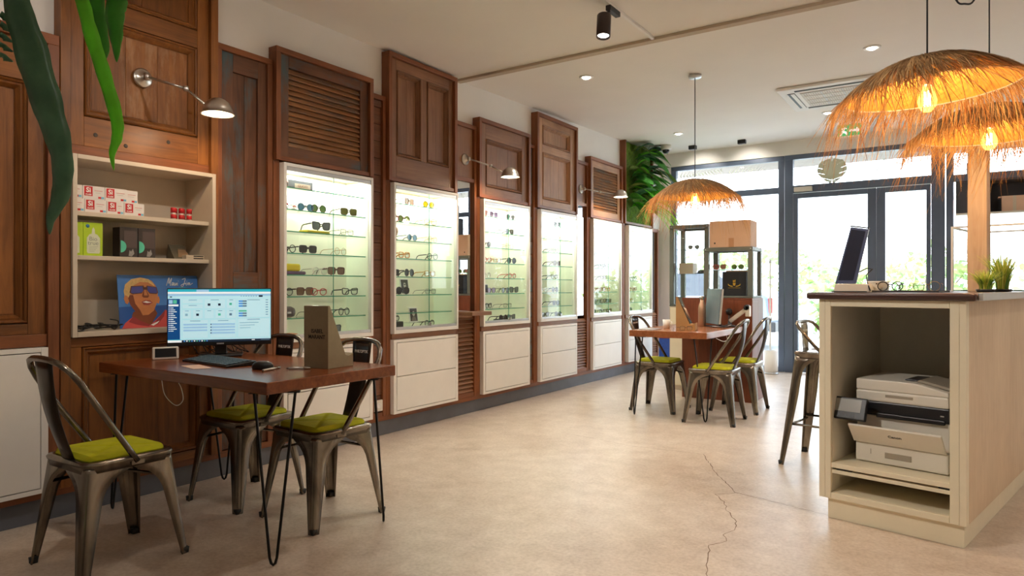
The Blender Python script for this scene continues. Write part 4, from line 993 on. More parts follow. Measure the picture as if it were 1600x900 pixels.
for k in range(2):
    t = thing('dark_carton', ('dark lens-care carton nearer the lime cartons','dark lens-care carton nearer the leaflet holder')[k], 'box', (.0, 1.842+.096*k, shz[1]+.0005), 0, 'dark cartons with green disc'); B('carton', t, -.075, 0, 0, .093, 0, .158, blk, .001)
    pts = [(.0+.03*math.cos(R(a)), .055+.032*math.sin(R(a))) for a in range(-88,89,16)]; 
    MB().prism([(max(0.001,p[0]+.004), p[1]) for p in pts], .0001, .0008, 'x').build('green_disc', teal_g, t)
    B('print_band', t, .0001, .0007, .022, .088, .05, .14, plain('carton_brown', S(76,62,60), .4, var=.1), 0)
    MB().prism([(.045,.006),(.062,.004),(.075,.02),(.068,.045),(.058,.03),(.05,.038)], .0008, .0014, 'x').build('splash_print', plain('splash_grey', S(150,146,142), .4, var=.2, scale=80), t)
t = thing('leaflet_holder', 'dark leaflet holder leaning at the end of the middle shelf', 'leaflet holder', (-.06, 2.16, shz[1]+.0005), R(8))
MB().prism([(-.05,0),(.02,0),(.018,.006),(-.03,.085),(-.036,.085)], 0, .10, 'y').build('holder', plain('leaflet_dark', S(92,84,68), .5, var=.2, scale=30), t, .001)
for q in range(6): B('leaflet', t, .012-.006*q, .014-.006*q, .03+.004*q, .096, .004, .034+.006*q, plain('leaflet_tan', S(150,120,90), .6, var=.1), 0)
for q in range(2):
    t = thing('slim_case', ('slim card box lying under another at the shelf end','slim card box lying on top at the shelf end')[q], 'box', (-.01, 2.215, shz[1]+.0005+.0125*q), 0); B('box_body', t, -.07, 0, 0, .11, 0, .012, M['beige_shelf'], .001); B('dark_label', t, 0, .0006, .045, .105, .003, .009, M['ink'], 0)
# advertising card with a portrait (flat print)
pc = thing('poster_card', 'blue advertising card with a man in blue sunglasses', 'poster', (-.035, 1.862, shz[0]+.001)); pc.rotation_euler = (0, R(-7), 0)
PW, PH = .455, .29
B('card', pc, -.004, 0, 0, PW, 0, PH, plain('poster_sky', S(70,130,205), .5, var=.12, scale=3), 0)
prt = MB(); pm = [plain('p_sea', S(30,84,160), .5, var=.1), plain('p_skin', S(204,128,76), .5, var=.1, scale=14), plain('p_skin_dark', S(128,66,36), .5, var=.1), plain('p_hair', S(226,186,118), .6, var=.15, scale=60), plain('p_coral', S(206,80,76), .6, var=.12), plain('p_lens', S(40,56,150), .3, var=.15), plain('p_frame', S(84,36,30), .4, var=0), plain('p_white', S(240,236,230), .5, var=0), plain('p_lip', S(160,70,60), .5, var=0), plain('p_coral_dark', S(150,48,50), .6, var=.1)]
def pl(pts, mi, lv): prt.add([(.0002+.00025*lv, p[0]*PW, p[1]*PH) for p in pts], [tuple(range(len(pts)))], mi)
pl([(0,0),(1,0),(1,.40),(.55,.42),(0,.40)], 0, 0)
pl([(.02,0),(.06,.10),(.16,.22),(.24,.13),(.36,.05),(.50,.24),(.55,.33),(.585,.30),(.60,.18),(.60,0)], 4, 2)
pl([(.14,.22),(.16,.30),(.26,.36),(.42,.36),(.45,.26),(.37,.05),(.30,.08),(.20,.16)], 2, 3)
pl([(.10,.62),(.13,.44),(.19,.30),(.27,.235),(.34,.24),(.41,.32),(.455,.48),(.47,.62),(.45,.80),(.40,.90),(.28,.92),(.16,.84),(.11,.72)], 1, 4)
pl([(.10,.62),(.13,.44),(.19,.30),(.27,.235),(.24,.34),(.19,.46),(.17,.62)], 2, 5)
pl([(.07,.58),(.065,.70),(.085,.82),(.16,.92),(.27,.955),(.37,.92),(.42,.85),(.44,.78),(.36,.86),(.26,.87),(.18,.80),(.155,.70),(.13,.62),(.10,.54)], 3, 6)
pl([(.06,.56),(.075,.62),(.105,.60),(.12,.50),(.10,.45),(.075,.47)], 1, 7); pl([(.455,.56),(.48,.60),(.49,.52),(.475,.45),(.455,.46)], 1, 7)
pl([(.13,.665),(.15,.79),(.30,.80),(.31,.77),(.33,.77),(.34,.80),(.46,.77),(.475,.66),(.45,.635),(.37,.645),(.335,.72),(.30,.72),(.275,.65),(.17,.635)], 6, 8)
pl([(.145,.67),(.16,.775),(.285,.785),(.295,.70),(.27,.665),(.17,.65)], 5, 9); pl([(.345,.70),(.35,.785),(.45,.76),(.462,.665),(.445,.65),(.375,.66)], 5, 9)
pl([(.30,.72),(.33,.72),(.36,.60),(.345,.565),(.29,.57),(.275,.60)], 2, 7); pl([(.305,.72),(.325,.72),(.345,.61),(.30,.61)], 1, 8)
pl([(.265,.49),(.31,.525),(.37,.515),(.40,.47),(.35,.425),(.29,.43)], 8, 8); pl([(.275,.485),(.32,.505),(.385,.475),(.33,.465)], 7, 9)
pl([(.36,.05),(.42,.09),(.47,.12),(.44,.07),(.39,.03)], 7, 5); pl([(.16,.22),(.24,.13),(.36,.05),(.33,.02),(.20,.06),(.10,.12)], 9, 4); pl([(.50,.24),(.55,.33),(.53,.2),(.44,.05),(.38,.04)], 9, 4)
prt.build('printed_portrait', pm, pc)
def script_word(strokes, x0, z0, k, r):
    for st_ in strokes:
        L = [Vector((.0012, x0+(p[0]+.25*p[1])*k, z0+p[1]*k)) for p in st_]; out = []
        for i in range(len(L)-1):
            p0, p1, p2, p3 = L[max(0,i-1)], L[i], L[i+1], L[min(len(L)-1,i+2)]
            for q in range(4):
                s_ = q/4; out.append(.5*((2*p1)+(p2-p0)*s_+(2*p0-5*p1+4*p2-p3)*s_*s_+(3*p1-p0-3*p2+p3)*s_**3))
        out.append(L[-1]); MB().tube(out, r, 4).build('lettering', M['inkw'], pc)
script_word([[(0,0),(.12,.95),(.22,.95),(.28,.25),(.5,.95),(.55,.85),(.5,.1),(.62,.05)],[(.92,.38),(.78,.4),(.72,.15),(.82,.03),(.95,.35),(.95,.06),(1.05,.05)],[(1.1,.4),(1.1,.1),(1.22,.03),(1.35,.38),(1.35,.06),(1.45,.06)],[(1.52,.4),(1.52,.08),(1.62,.06)],[(1.54,.6),(1.55,.64)],
 [(2.05,.85),(2.35,.98),(2.5,.95),(2.42,.1),(2.25,-.15),(2.05,.0),(2.3,.2),(2.7,.3)],[(2.75,.4),(2.75,.08),(2.85,.06)],[(2.78,.6),(2.79,.64)],[(2.95,.4),(2.95,.05),(2.98,.32),(3.1,.38),(3.12,.05),(3.16,.32),(3.28,.38),(3.3,.08),(3.7,.35)]], PW*.585, PH*.80, .042, .0021)
MB().prism([(PW*.62,PH*.745),(PW*.80,PH*.765),(PW*.93,PH*.80),(PW*.80,PH*.757)], .0004, .001, 'x').build('underline', teal_g, pc)
for k in range(5):
    rr = random.Random(20+k); pts = [(-.12+.03*k, 1.63+.02*k, .909+.004*k)]
    for j in range(8): pts.append((rr.uniform(-.15,.03), min(1.85, 1.64+.03*j+rr.uniform(-.03,.04)), .909+rr.uniform(0,.028)+(.03 if (k == 2 and j > 5) else 0)))
    wire(pts, .0034, M['black'], 'black cable heaped at the bottom of the open shelf unit', 'cable')['group'] = 'cables heaped in the open shelf unit'
# ================================================================ eyewear
def rim_pts(shape, w, h, n=16):
    P = []
    for k in range(n):
        a = 2*PI*k/n; c, s = math.cos(a), math.sin(a)
        if shape == 'round': x, z = c*w*.5, s*h*.5
        elif shape == 'square':
            e = .45; x = math.copysign(abs(c)**e, c)*w*.5; z = math.copysign(abs(s)**e, s)*h*.46*(1 if s > 0 else .96)
            x *= 1.0 if s > 0 else .92
        elif shape == 'cat':
            e = .6; x = math.copysign(abs(c)**e, c)*w*.5; z = math.copysign(abs(s)**e, s)*h*.46+max(0, c)*h*.16*(1 if s > 0 else .2); x *= 1 if s > 0 else .9
        else:
            x, z = c*w*.5*(1 if s > 0 else .86), s*h*.5*(1 if s < 0 else .82)
        P.append((x, z))
    return P
MATC = {}
def fm(rgb, kind='f'):
    k = (rgb, kind)
    if k not in MATC:
        if kind == 'f': MATC[k] = plain('frame_%d' % len(MATC), S(*rgb), .3, var=.18, scale=60)
        elif kind == 'm': MATC[k] = plain('metal_%d' % len(MATC), S(*rgb), .3, .8, var=.05)
        elif kind == 'l': MATC[k] = plain('tinted_lens_%d' % len(MATC), S(*rgb), .12, var=.1, scale=20, spec=.7)
        else: MATC[k] = glass('clear_lens_%d' % len(MATC), (.94,.96,.96,1))
    return MATC[k]
STY = {  # look: (shape, rim radius, lens w, lens h, frame colour, frame kind, lens colour or None)
 'black square sunglasses': ('square',.0032,.056,.046,(24,24,26),'f',(58,60,58)), 'black round glasses': ('round',.0026,.046,.044,(22,22,24),'f',None),
 'black cat-eye glasses': ('cat',.0032,.052,.042,(20,20,22),'f',None), 'brown tortoise sunglasses': ('square',.0034,.056,.048,(92,56,34),'f',(126,100,74)),
 'olive-lens sunglasses': ('square',.003,.056,.046,(72,64,40),'f',(118,122,48)), 'green-lens round sunglasses': ('round',.0028,.05,.046,(50,56,44),'f',(116,150,90)),
 'yellow-lens round glasses': ('round',.003,.048,.046,(74,58,30),'f',(224,200,26)), 'thin gold glasses': ('round',.0013,.048,.046,(190,150,96),'m',None),
 'thin dark metal glasses': ('square',.0013,.052,.038,(60,56,54),'m',None), 'red glasses': ('round',.0026,.048,.042,(190,50,50),'f',None),
 'amber square glasses': ('square',.0028,.05,.042,(190,140,60),'f',None), 'blue-lens sunglasses': ('round',.0024,.05,.044,(120,130,140),'m',(90,150,180)),
 'clear pale glasses': ('round',.0028,.05,.044,(226,220,210),'f',None), 'dark aviator sunglasses': ('aviator',.0018,.058,.05,(70,60,50),'m',(70,74,70)),
 'grey butterfly sunglasses': ('cat',.003,.058,.05,(60,62,66),'f',(110,120,120)), 'dark round sunglasses': ('round',.003,.052,.05,(34,34,36),'f',(52,54,56)),
 'orange tortoise glasses': ('square',.0034,.052,.042,(206,132,40),'f',None), 'pink-brown sunglasses': ('cat',.003,.056,.048,(170,100,90),'f',(160,120,110)),
 'pink thin glasses': ('round',.0016,.048,.042,(196,120,110),'m',None), 'purple-tinted sunglasses': ('square',.0026,.054,.044,(90,70,100),'f',(140,110,150)),
}
PROTO = {}
def build_glasses(look, parts):
    shape, r, lw, lh, fc, fk, lc = STY[look]; t = thing('eyeglasses', 'x', 'glasses'); zc = lh*.5+r+.001; sep = lw*.5+.009
    front = MB(); tem = []; 
    for s in (-1, 1):
        P = [(.0+.004*(abs(x*s)/lw), s*(sep)+x*s, zc+z) for x, z in rim_pts(shape, lw, lh)]
        front.tube(P, r, 5, 0, closed=True)
    front.tube([(.001,-.010,zc+lh*.16),(.004,0,zc+lh*.22),(.001,.010,zc+lh*.16)], r*1.1, 5)
    hx = sep+lw*.5+.003
    lens = []
    for s in (-1, 1):
        P = rim_pts(shape, lw*.97, lh*.97); lens.append(MB().prism([(s*sep+x*s, zc+z) for x, z in P], -.0012, .0012, 'x'))
        T = [(-.002, s*hx, zc+lh*.28), (-.012, s*(hx+.002), zc+lh*.28), (-.085, s*(hx-.002), zc+lh*.2), (-.105, s*(hx-.006), zc+.002), (-.125, s*(hx-.01), r+.001)]
        tem.append(MB().tube(T, r*.95, 5, flat=1.3))
    fmat = fm(fc, fk); lmat = fm(lc, 'l') if lc else fm((1,1,1), 'c')
    if parts:
        front.build('front_frame', fmat, t)
        for k in range(2): lens[k].build('lens', lmat, t)
        for k in range(2): tem[k].build('temple', fmat, t)
        return t
    bpy.data.objects.remove(t)
    for q in tem: front.add(q.v, q.f, 0, True)
    for q in lens: front.add(q.v, q.f, 1)
    o = front.build('eyeglasses', [fmat, lmat]); tag(o, 'x', 'glasses'); return o
def put_glasses(look, x, y, z, rot, label, group, parts=True, sc=1.0):
    k = (look, parts)
    if k not in PROTO: PROTO[k] = build_glasses(look, parts); o = PROTO[k]
    else: o = copy_tree(PROTO[k])
    o.location = (x, y, z); o.rotation_euler = (0,0,R(rot)); o.scale = (sc,sc,sc); o['label'] = label; o['group'] = group; o['category'] = 'glasses'
    return o
ORD = ['top shelf','second shelf','third shelf','fourth shelf','fifth shelf','sixth shelf','seventh shelf','bottom']
LAY = [
 [  # cabinet behind the desk
  [(.80,'pink thin glasses',-6)], [(.30,'blue-lens sunglasses',0),(.46,'green-lens round sunglasses',4),(.82,'olive-lens sunglasses',-4)],
  [(.48,'grey butterfly sunglasses',-4,.02),(.80,'thin dark metal glasses',6)], [(.10,'black round glasses',4),(.32,'black square sunglasses',0),(.72,'thin gold glasses',10)],
  [(.48,'clear pale glasses',3),(.66,'brown tortoise sunglasses',-3)], [(.06,'black round glasses',0),(.29,'brown tortoise sunglasses',4),(.45,'red glasses',-4),(.84,'black cat-eye glasses',-6)],
  [(.46,'thin dark metal glasses',14),(.76,'black round glasses',12)], [(.62,'grey butterfly sunglasses',-6)]],
 [  [(.34,'brown tortoise sunglasses',14),(.66,'yellow-lens round glasses',-4)], [(.08,'red glasses',10),(.25,'green-lens round sunglasses',0),(.68,'amber square glasses',-8)],
  [(.36,'blue-lens sunglasses',8),(.72,'thin gold glasses',5)], [(.25,'orange tortoise glasses',5),(.72,'black round glasses',-3)],
  [(.06,'black square sunglasses',0),(.32,'dark round sunglasses',12),(.67,'amber square glasses',0)], [(.22,'dark round sunglasses',-4),(.70,'thin dark metal glasses',2)], [], [(.68,'black round glasses',3)]],
 [  [(.12,'pink-brown sunglasses',0),(.34,'purple-tinted sunglasses',5),(.75,'dark aviator sunglasses',0)], [(.08,'black round glasses',4),(.74,'black square sunglasses',3)], [(.2,'dark aviator sunglasses',0),(.72,'thin gold glasses',0)],
  [(.2,'red glasses',0),(.42,'amber square glasses',4),(.76,'dark round sunglasses',-5)], [(.2,'clear pale glasses',4),(.78,'red glasses',0)], [(.3,'purple-tinted sunglasses',4),(.62,'dark aviator sunglasses',4),(.84,'grey butterfly sunglasses',0)],
  [(.22,'black cat-eye glasses',14),(.68,'thin dark metal glasses',0)], [(.55,'dark round sunglasses',0),(.74,'grey butterfly sunglasses',4)]],
 [  [(.66,'black square sunglasses',0)], [(.62,'red glasses',0)], [(.58,'black round glasses',0)], [(.60,'brown tortoise sunglasses',0)], [(.55,'black cat-eye glasses',0)], [(.26,'clear pale glasses',0),(.58,'dark round sunglasses',0)], [(.58,'black square sunglasses',0)], [(.3,'grey butterfly sunglasses',0),(.66,'dark round sunglasses',0)]],
 [  [(.72,'amber square glasses',0)], [(.5,'black round glasses',0)], [(.2,'blue-lens sunglasses',0),(.68,'pink thin glasses',0)], [(.46,'black round glasses',0),(.66,'dark round sunglasses',0)], [(.55,'brown tortoise sunglasses',0)], [(.52,'pink-brown sunglasses',0),(.74,'orange tortoise glasses',0)],
  [(.15,'grey butterfly sunglasses',0),(.36,'dark aviator sunglasses',0),(.6,'brown tortoise sunglasses',0),(.8,'black square sunglasses',0)], [(.2,'dark round sunglasses',0),(.52,'black round glasses',0),(.8,'brown tortoise sunglasses',0)]],
 [  [(.25,'thin dark metal glasses',0)], [(.25,'black round glasses',0),(.6,'clear pale glasses',0)], [(.28,'black square sunglasses',0)], [(.3,'amber square glasses',0)], [(.25,'black cat-eye glasses',0),(.46,'dark round sunglasses',0)], [(.26,'orange tortoise glasses',0),(.45,'pink-brown sunglasses',0)], [(.3,'amber square glasses',0)], [(.25,'dark round sunglasses',0)]],
]
for ci, (cy, cn) in enumerate(CABS):
    for si, items in enumerate(LAY[ci]):
        z = (1.784-.1435*si) if si < 7 else .7968
        for it in items:
            u, look, rot = it[:3]; dz = it[3] if len(it) > 3 else 0
            put_glasses(look, -.022+random.uniform(-.012,.008), cy+.03+.73*u, z+.0006+dz, rot, '%s on %s of %s' % (look, ORD[si], cn), 'eyewear in the ' + cn, ci < 3, 1.12)
C1, C2 = CABS[0][0], CABS[1][0]
def simple(name, label, cat, loc, boxes, rot=0):
    t = thing(name, label, cat, loc, R(rot))
    for (nm, x0,x1,y0,y1,z0,z1,mt,bv) in boxes: B(nm, t, x0,x1,y0,y1,z0,z1,mt,bv)
    return t
slate = plain('slate_case', S(112,118,124), .6, var=.05); brown = plain('brown_leather', S(120,80,44), .5, var=.15); yel = plain('yellow_case', S(214,196,30), .4, var=.1); purp = plain('purple_cloth', S(110,84,110), .8, var=.1); orang = plain('orange_case', S(206,112,60), .5, var=.1)
t = simple('glasses_case', 'grey glasses case with pale name label on the top cabinet shelf', 'case', (-.02, C1+.10, 1.7848), [('case', -.07,0,0,.21,0,.062,slate,.008),('name_label', 0,.0008,.055,.185,.004,.036,M['beige_shelf'],0)])
put_text('GUCCI', .026, plain('gold_ink', S(150,96,80), .5, var=0), t, face_px((.0014,.12,.02)))
simple('leather_pouch', 'small brown leather pouch on the top cabinet shelf', 'pouch', (.0, C1+.052, 1.7848), [('pouch', -.05,0,0,.042,0,.046,brown,.014),('strap', .0002,.003,.012,.03,.01,.03,M['ink'],.001)])
t = thing('card_sign', 'small pink and red lettered sign on the top cabinet shelf', 'sign', (-.03, C1+.35, 1.7848)); B('base', t, -.01,0,0,.14,0,.004,M['beige_shelf'],0); put_text('à l’honneur', .03, plain('coral_ink', S(214,130,110), .5, var=0), t, face_px((.0,.07,.018)), ext=.002)
def figurine(label, loc, m_, s=1.0):
    t = thing('figurine', label, 'ornament', loc); MB().lathe([(0,0),(.022*s,0),(.026*s,.01*s),(.02*s,.022*s),(.012*s,.03*s),(.018*s,.04*s),(.016*s,.052*s),(0,.06*s)], 14).build('body', m_, t)
    MB().tube([(.012*s,-.02*s,.03*s),(.018*s,0,.04*s),(.012*s,.02*s,.03*s)], .005*s, 6).build('collar', redm, t)
figurine('small white ornament with red collar on the second cabinet shelf', (-.02, C1+.07, 1.6413), M['white'])
figurine('small white ornament beside the blue-lens sunglasses', (-.03, C1+.155, 1.6413), M['white'], .7)
simple('glasses_case', 'flat yellow case under sunglasses on the third cabinet shelf', 'case', (-.0, C1+.245, 1.4978), [('case', -.085,0,0,.21,0,.018,yel,.006),('seam', .0002,.0012,.004,.206,.0085,.0095,M['dark'],0)], 4)
simple('perfume_box', 'glossy yellow case standing on a purple cloth on the fifth shelf', 'case', (-.0, C1+.04, 1.2108), [('cloth', -.10,.005,0,.19,0,.022,purp,.008),('case', -.08,-.005,.004,.155,.0222,.072,yel,.012)])
simple('glasses_case', 'dark rounded glasses case on the seventh shelf', 'case', (.0, C1+.03, .9238), [('case', -.09,0,0,.13,0,.075,fm((72,58,60),'f'),.03),('clasp', .0005,.003,.05,.08,.03,.042,M['chrome'],.001)])
simple('glasses_case', 'flat orange case at the bottom of the cabinet behind the desk', 'case', (.0, C1+.04, .7975), [('case', -.09,0,0,.13,0,.022,orang,.008),('seam', .0005,.0015,.004,.126,.01,.012,M['dark'],0)])
# bust and frames in the second cabinet
t = thing('face_bust', 'small silvery face bust on the third shelf of the second cabinet', 'ornament', (-.04, C2+.12, 1.4978))
MB().lathe([(0,0),(.026,0),(.026,.006),(.014,.012),(.013,.03),(.02,.04),(.026,.06),(.028,.08),(.02,.10),(0,.106)], 16).build('head', fm((176,140,120),'f'), t); MB().prism([(.026,.062),(.036,.058),(.028,.078)], -.005, .005, 'y').build('nose', fm((176,140,120),'f'), t)
def photo(label, loc, w, h, rot, cat='picture'):
    t = thing('photo_card', label, cat, loc); t.rotation_euler = (0, R(-8), R(rot))
    B('frame', t, -.006, 0, 0, w, 0, h, M['white'], .001); B('photo', t, .0001, .0008, .008, w-.008, .008, h-.008, plain('photo_dark', S(52,48,46), .3, var=.2, scale=20), 0)
    MB().prism([(w*.5+.16*w*math.cos(2*PI*k/14), h*.58+.17*h*math.sin(2*PI*k/14)) for k in range(14)], .0009, .0013, 'x').build('portrait', plain('photo_face', S(190,184,176), .4, var=.1), t)
    MB().prism([(w*.2,.01),(w*.8,.01),(w*.7,h*.3),(w*.55,h*.4),(w*.45,h*.4),(w*.3,h*.3)], .0009, .0013, 'x').build('shoulders', plain('photo_body', S(110,104,98), .4, var=.1), t)
    B('dark_glasses', t, .0014, .0018, w*.38, w*.62, h*.6, h*.65, M['ink'], 0)
    return t
photo('small black and white portrait photo in white frame at the cabinet bottom', (-.04, C2+.30, .842), .10, .12, 0)
photo('black and white photo card leaning behind the dark round sunglasses', (-.12, C2+.285, 1.0673), .11, .13, 6)
simple('riser', 'small glass riser under the framed portrait photo', 'stand', (-.02, C2+.275, .7968), [('top', -.09,0,0,.22,.04,.0445,M['shelfglass'],0),('side', -.09,0,0,.004,0,.0398,M['shelfglass'],0),('side', -.09,0,.216,.22,0,.0398,M['shelfglass'],0)])
simple('glasses_case', 'dark green case at the bottom of the second cabinet', 'case', (-.0, C2+.03, .7968), [('case', -.09,0,0,.15,0,.06,fm((40,48,44),'f'),.006),('lid_seam', .0003,.001,.003,.147,.04,.042,M['ink'],0)])
put_glasses('black round glasses', -.02, C2+.10, .8575, 8, 'black round glasses on the dark green case in the second cabinet', 'eyewear in the ' + CABS[1][1])
C3 = CABS[2][0]
photo('dark landscape photo card on the sixth shelf below the square-panel door', (-.06, C3+.06, 1.0673), .20, .09, 0)
simple('glasses_case', 'red glasses case on the fourth shelf below the square-panel door', 'case', (-.06, C3+.05, 1.3543), [('case', -.07,0,0,.15,0,.055,fm((190,60,56),'f'),.015),('clasp', .0004,.003,.06,.09,.02,.032,M['chrome'],0)])
simple('display_block', 'dark display block at the cabinet bottom below the square-panel door', 'stand', (.0, C3+.36, .7968), [('block', -.08,-.02,0,.20,0,.02,M['dark'],.002),('cap', -.075,-.025,.005,.195,.0202,.0225,M['black'],0)])
C5 = CABS[4][0]
simple('handbag_box', 'pale blue carton on the top shelf below the pine louvred shutter', 'box', (-.03, C5+.12, 1.7848), [('carton', -.09,0,0,.17,0,.085,fm((120,150,190),'f'),.004),('tape', .0003,.001,.07,.10,.0,.085,M['beige_shelf'],0)])
# ================================================================ counter
CA = R(-11.8)
ct = thing('reception_counter', 'cream reception counter with open printer niche and oak side', 'counter', (3.102, 3.635, 0), CA); cw = M['counter_white']; W_ = .617; L_ = 2.7
B('plinth', ct, .035, W_-.012, .02, L_-.03, 0, .0995, cw, .002)
B('side_panel', ct, 0, .028, 0, L_, .10, 1.068, cw, .002); B('front_stile', ct, .0285, .055, 0, .02, .10, 1.068, cw, .002)
B('front_stile', ct, W_-.062, W_-.026, 0, .02, .10, 1.068, cw, .002); B('corner_post', ct, W_-.0255, W_, 0, .05, .10, 1.068, cw, .002)
B('top_rail', ct, .0555, W_-.0625, 0, .02, 1.035, 1.068, cw, .002); B('bottom_board', ct, .0285, W_-.026, .0205, .72, .10, .13, cw, .002); B('bottom_rail', ct, .0555, W_-.0625, 0, .02, .10, .13, cw, .002)
inn = plain('niche_greige', S(226,220,204), .6, var=.03)
B('niche_side', ct, .0285, .055, .0205, .72, .1305, 1.068, inn, 0); B('niche_side', ct, W_-.062, W_-.040, .0205, .72, .1305, 1.068, inn, 0); B('niche_back', ct, .0285, W_-.040, .7205, .735, .10, 1.068, inn, 0)
B('lower_shelf', ct, .0555, W_-.0625, .012, .70, .222, .240, cw, .002); B('sliding_tray', ct, .0555, W_-.0625, .004, .70, .251, .274, cw, .002)
for u in (.075, W_-.11): B('slide', ct, u, u+.07, .02, .60, .2405, .2505, M['dark'], .001)
for k in range(3): B('oak_panel', ct, W_-.022, W_, .0505+.88*k, min(L_, .0505+.88*(k+1)-.001), .10, 1.068, M['oak_z'], .001)
B('counter_top', ct, -.055, W_+.042, -.028, L_, 1.0685, 1.102, M['countertop'], .012)
B('edge_strip', ct, W_+.0425, W_+.06, .0, L_, 1.07, 1.104, M['alu'], .003)
def cl(u, v): return (3.102+u*math.cos(CA)-v*math.sin(CA), 3.635+u*math.sin(CA)+v*math.cos(CA))
# printer
pu, pv = cl(.318, .15)
pr = thing('printer', 'beige multifunction laser printer in the counter niche', 'printer', (pu, pv, .2745), CA+R(-2)); pp = plain('printer_beige', S(232,226,214), .45, var=.02); pdk = plain('printer_black', S(26,27,32), .35, var=.05); pgr = plain('printer_greige', S(168,158,142), .5, var=.02)  # darker greige for grips, feeder tray and level mark
B('paper_drawer', pr, -.195, .205, -.02, .36, .004, .098, pp, .008); B('drawer_grip', pr, -.06, .055, -.0225, -.0205, .035, .062, pgr, .002)
B('body', pr, -.195, .205, .0, .36, .0985, .232, pp, .005); B('output_bay', pr, -.195, .207, -.008, .35, .2325, .300, pdk, .006)
B('output_tray', pr, -.10, .19, -.02, .0, .226, .246, pdk, .003)
B('scanner_base', pr, -.195, .205, -.015, .36, .3005, .352, pp, .008); B('scanner_grip', pr, -.06, .06, -.0172, -.0152, .325, .338, pgr, .001)
MB().prism([(-.195,.3525),(.205,.3525),(.205,.372),(.10,.398),(.06,.405),(-.195,.405)], -.012, .36, 'y').build('scanner_lid', pp, pr, .006)
MB().prism([(.06,.407),(.20,.378),(.205,.39),(.075,.418)], .03, .27, 'y').build('feeder_tray', pgr, pr, .003)
B('feeder_slot', pr, .0, .055, .06, .25, .4052, .411, pdk, .002)
Mf = Matrix.Translation((0,-.012,.10)) @ Matrix.Rotation(R(-38),4,'X').inverted() 
ft = MB().box(-.20, .20, -.006, .006, 0, .12, M=Matrix.Translation((0,-.024,.10)) @ Matrix.Rotation(R(40),4,'X')).build('front_flap', pp, pr, .004)
put_text('Canon', .022, M['ink'], ft, Matrix.Translation((0,-.024,.10)) @ Matrix.Rotation(R(40),4,'X') @ Matrix.Translation((.0,-.0066,.07)) @ Matrix.Rotation(R(90),4,'X'), bold=.0004)
for k in range(3): MB().box(-.12+.006*k, .10, -.0005, .0005, .0, .105, M=Matrix.Translation((0,-.010-.004*k,.118)) @ Matrix.Rotation(R(52-3*k),4,'X')).build('paper_sheet', plain('paper_white', S(236,230,226), .7, var=.02), pr)
pn = MB().box(-.085, .085, -.012, .012, -.055, .055, M=Matrix.Translation((-.20,-.09,.262)) @ Matrix.Rotation(R(-22),4,'X')).build('control_panel', pdk, pr, .006)
MB().box(-.066, .060, -.0135, -.0125, -.018, .044, M=Matrix.Translation((-.20,-.09,.262)) @ Matrix.Rotation(R(-22),4,'X')).build('touch_screen', plain('dull_screen', S(150,150,146), .2, var=.05), pn)
for q in (-.035,-.005,.03): MB().box(q-.005, q+.005, -.0135, -.0125, -.042, -.030, M=Matrix.Translation((-.20,-.09,.262)) @ Matrix.Rotation(R(-22),4,'X')).build('button', M['dark'], pn)
MB().box(-.19, -.14, -.075, .0, .245, .285).build('panel_arm', pdk, pr, .004)
B('power_button', pr, .17, .185, -.0095, -.0082, .262, .268, M['alu'], 0); B('level_mark', pr, -.125, -.122, -.0215, -.0205, .045, .07, pgr, 0)
# on the counter: tilted screen on a white base
TZ = 1.1025
u, v = cl(.085, .22); t = thing('card_reader_stand', 'tilted dark screen on a white base at the counter end', 'device', (u, v, TZ), CA+R(10))
MB().prism([(-.085,0),(.085,0),(.075,.042),(-.075,.042)], -.06, .08, 'y').build('base', M['whiteplastic'], t, .004)
B('foot_plate', t, -.092, .07, -.065, .085, .0, .006, M['dark'], .002)
MB().prism([(-.085,.0425),(.012,.0425),(.070,.315),(-.012,.33)], -.008, .012, 'y').build('screen_back', plain('blue_black', S(74,86,124), .3, var=.1), t, .003)
MB().prism([(-.014,.332),(.072,.3175),(.073,.323),(-.013,.338)], -.012, .016, 'y').build('top_edge', M['dark'], t, .001)
MB().prism([(-.07,.06),(.0,.06),(.056,.305),(-.008,.318)], -.0095, -.0085, 'y').build('glass_panel', plain('screen_glass', S(40,46,66), .12, var=.05), t)
for k in range(4):
    wr = MB(); rr = random.Random(50+k); L = [(-.02+rr.uniform(-.02,.03), .03+rr.uniform(-.03,.03), .05+.012*j+rr.uniform(-.006,.006)) for j in range(7)]
    wr.tube(L, .007, 6); wr.build('coiled_cable', M['dark'], t)
MB().tube([(.02,.02,.10),(.06,.0,.12),(.085,.0,.115),(.06,-.02,.085),(.07,-.05,.045),(.085,-.07,.008)], .003, 6).build('cable', M['black'], t)
u, v = cl(.165, .34); simple('tissue_box', 'small white carton behind the tilted screen on the counter', 'box', (u, v, TZ), [('carton', -.045,.045,-.04,.04,0,.048,M['whiteplastic'],.002),('lid', -.047,.047,-.042,.042,.0482,.056,M['white'],.001)])
for k, (uu, vv, lk, ro) in enumerate(((.23,.30,'black round glasses',-80),(.31,.36,'thin dark metal glasses',-60),(.39,.30,'thin gold glasses',-95))):
    u, v = cl(uu, vv); put_glasses(lk, u, v, TZ+.0045, ro, lk + ' lying on the counter tray', 'eyewear on the counter', True)
u, v = cl(.31, .32); t = simple('counter_tray', 'shallow grey felt tray under glasses on the counter', 'tray', (u, v, TZ), [('base', -.15,.15,-.09,.10,0,.0035,M['dark'],.001)])
t.rotation_euler = (0,0,CA); B('rim', t, -.15,.15,-.0935,-.0902,0,.009,M['dark'],.001); B('rim', t, -.15,.15,.1002,.1035,0,.009,M['dark'],.001)
u, v = cl(.38, 1.43); t = thing('wooden_post', 'rough pale pine post standing on the counter', 'post', (u, v, TZ), CA)
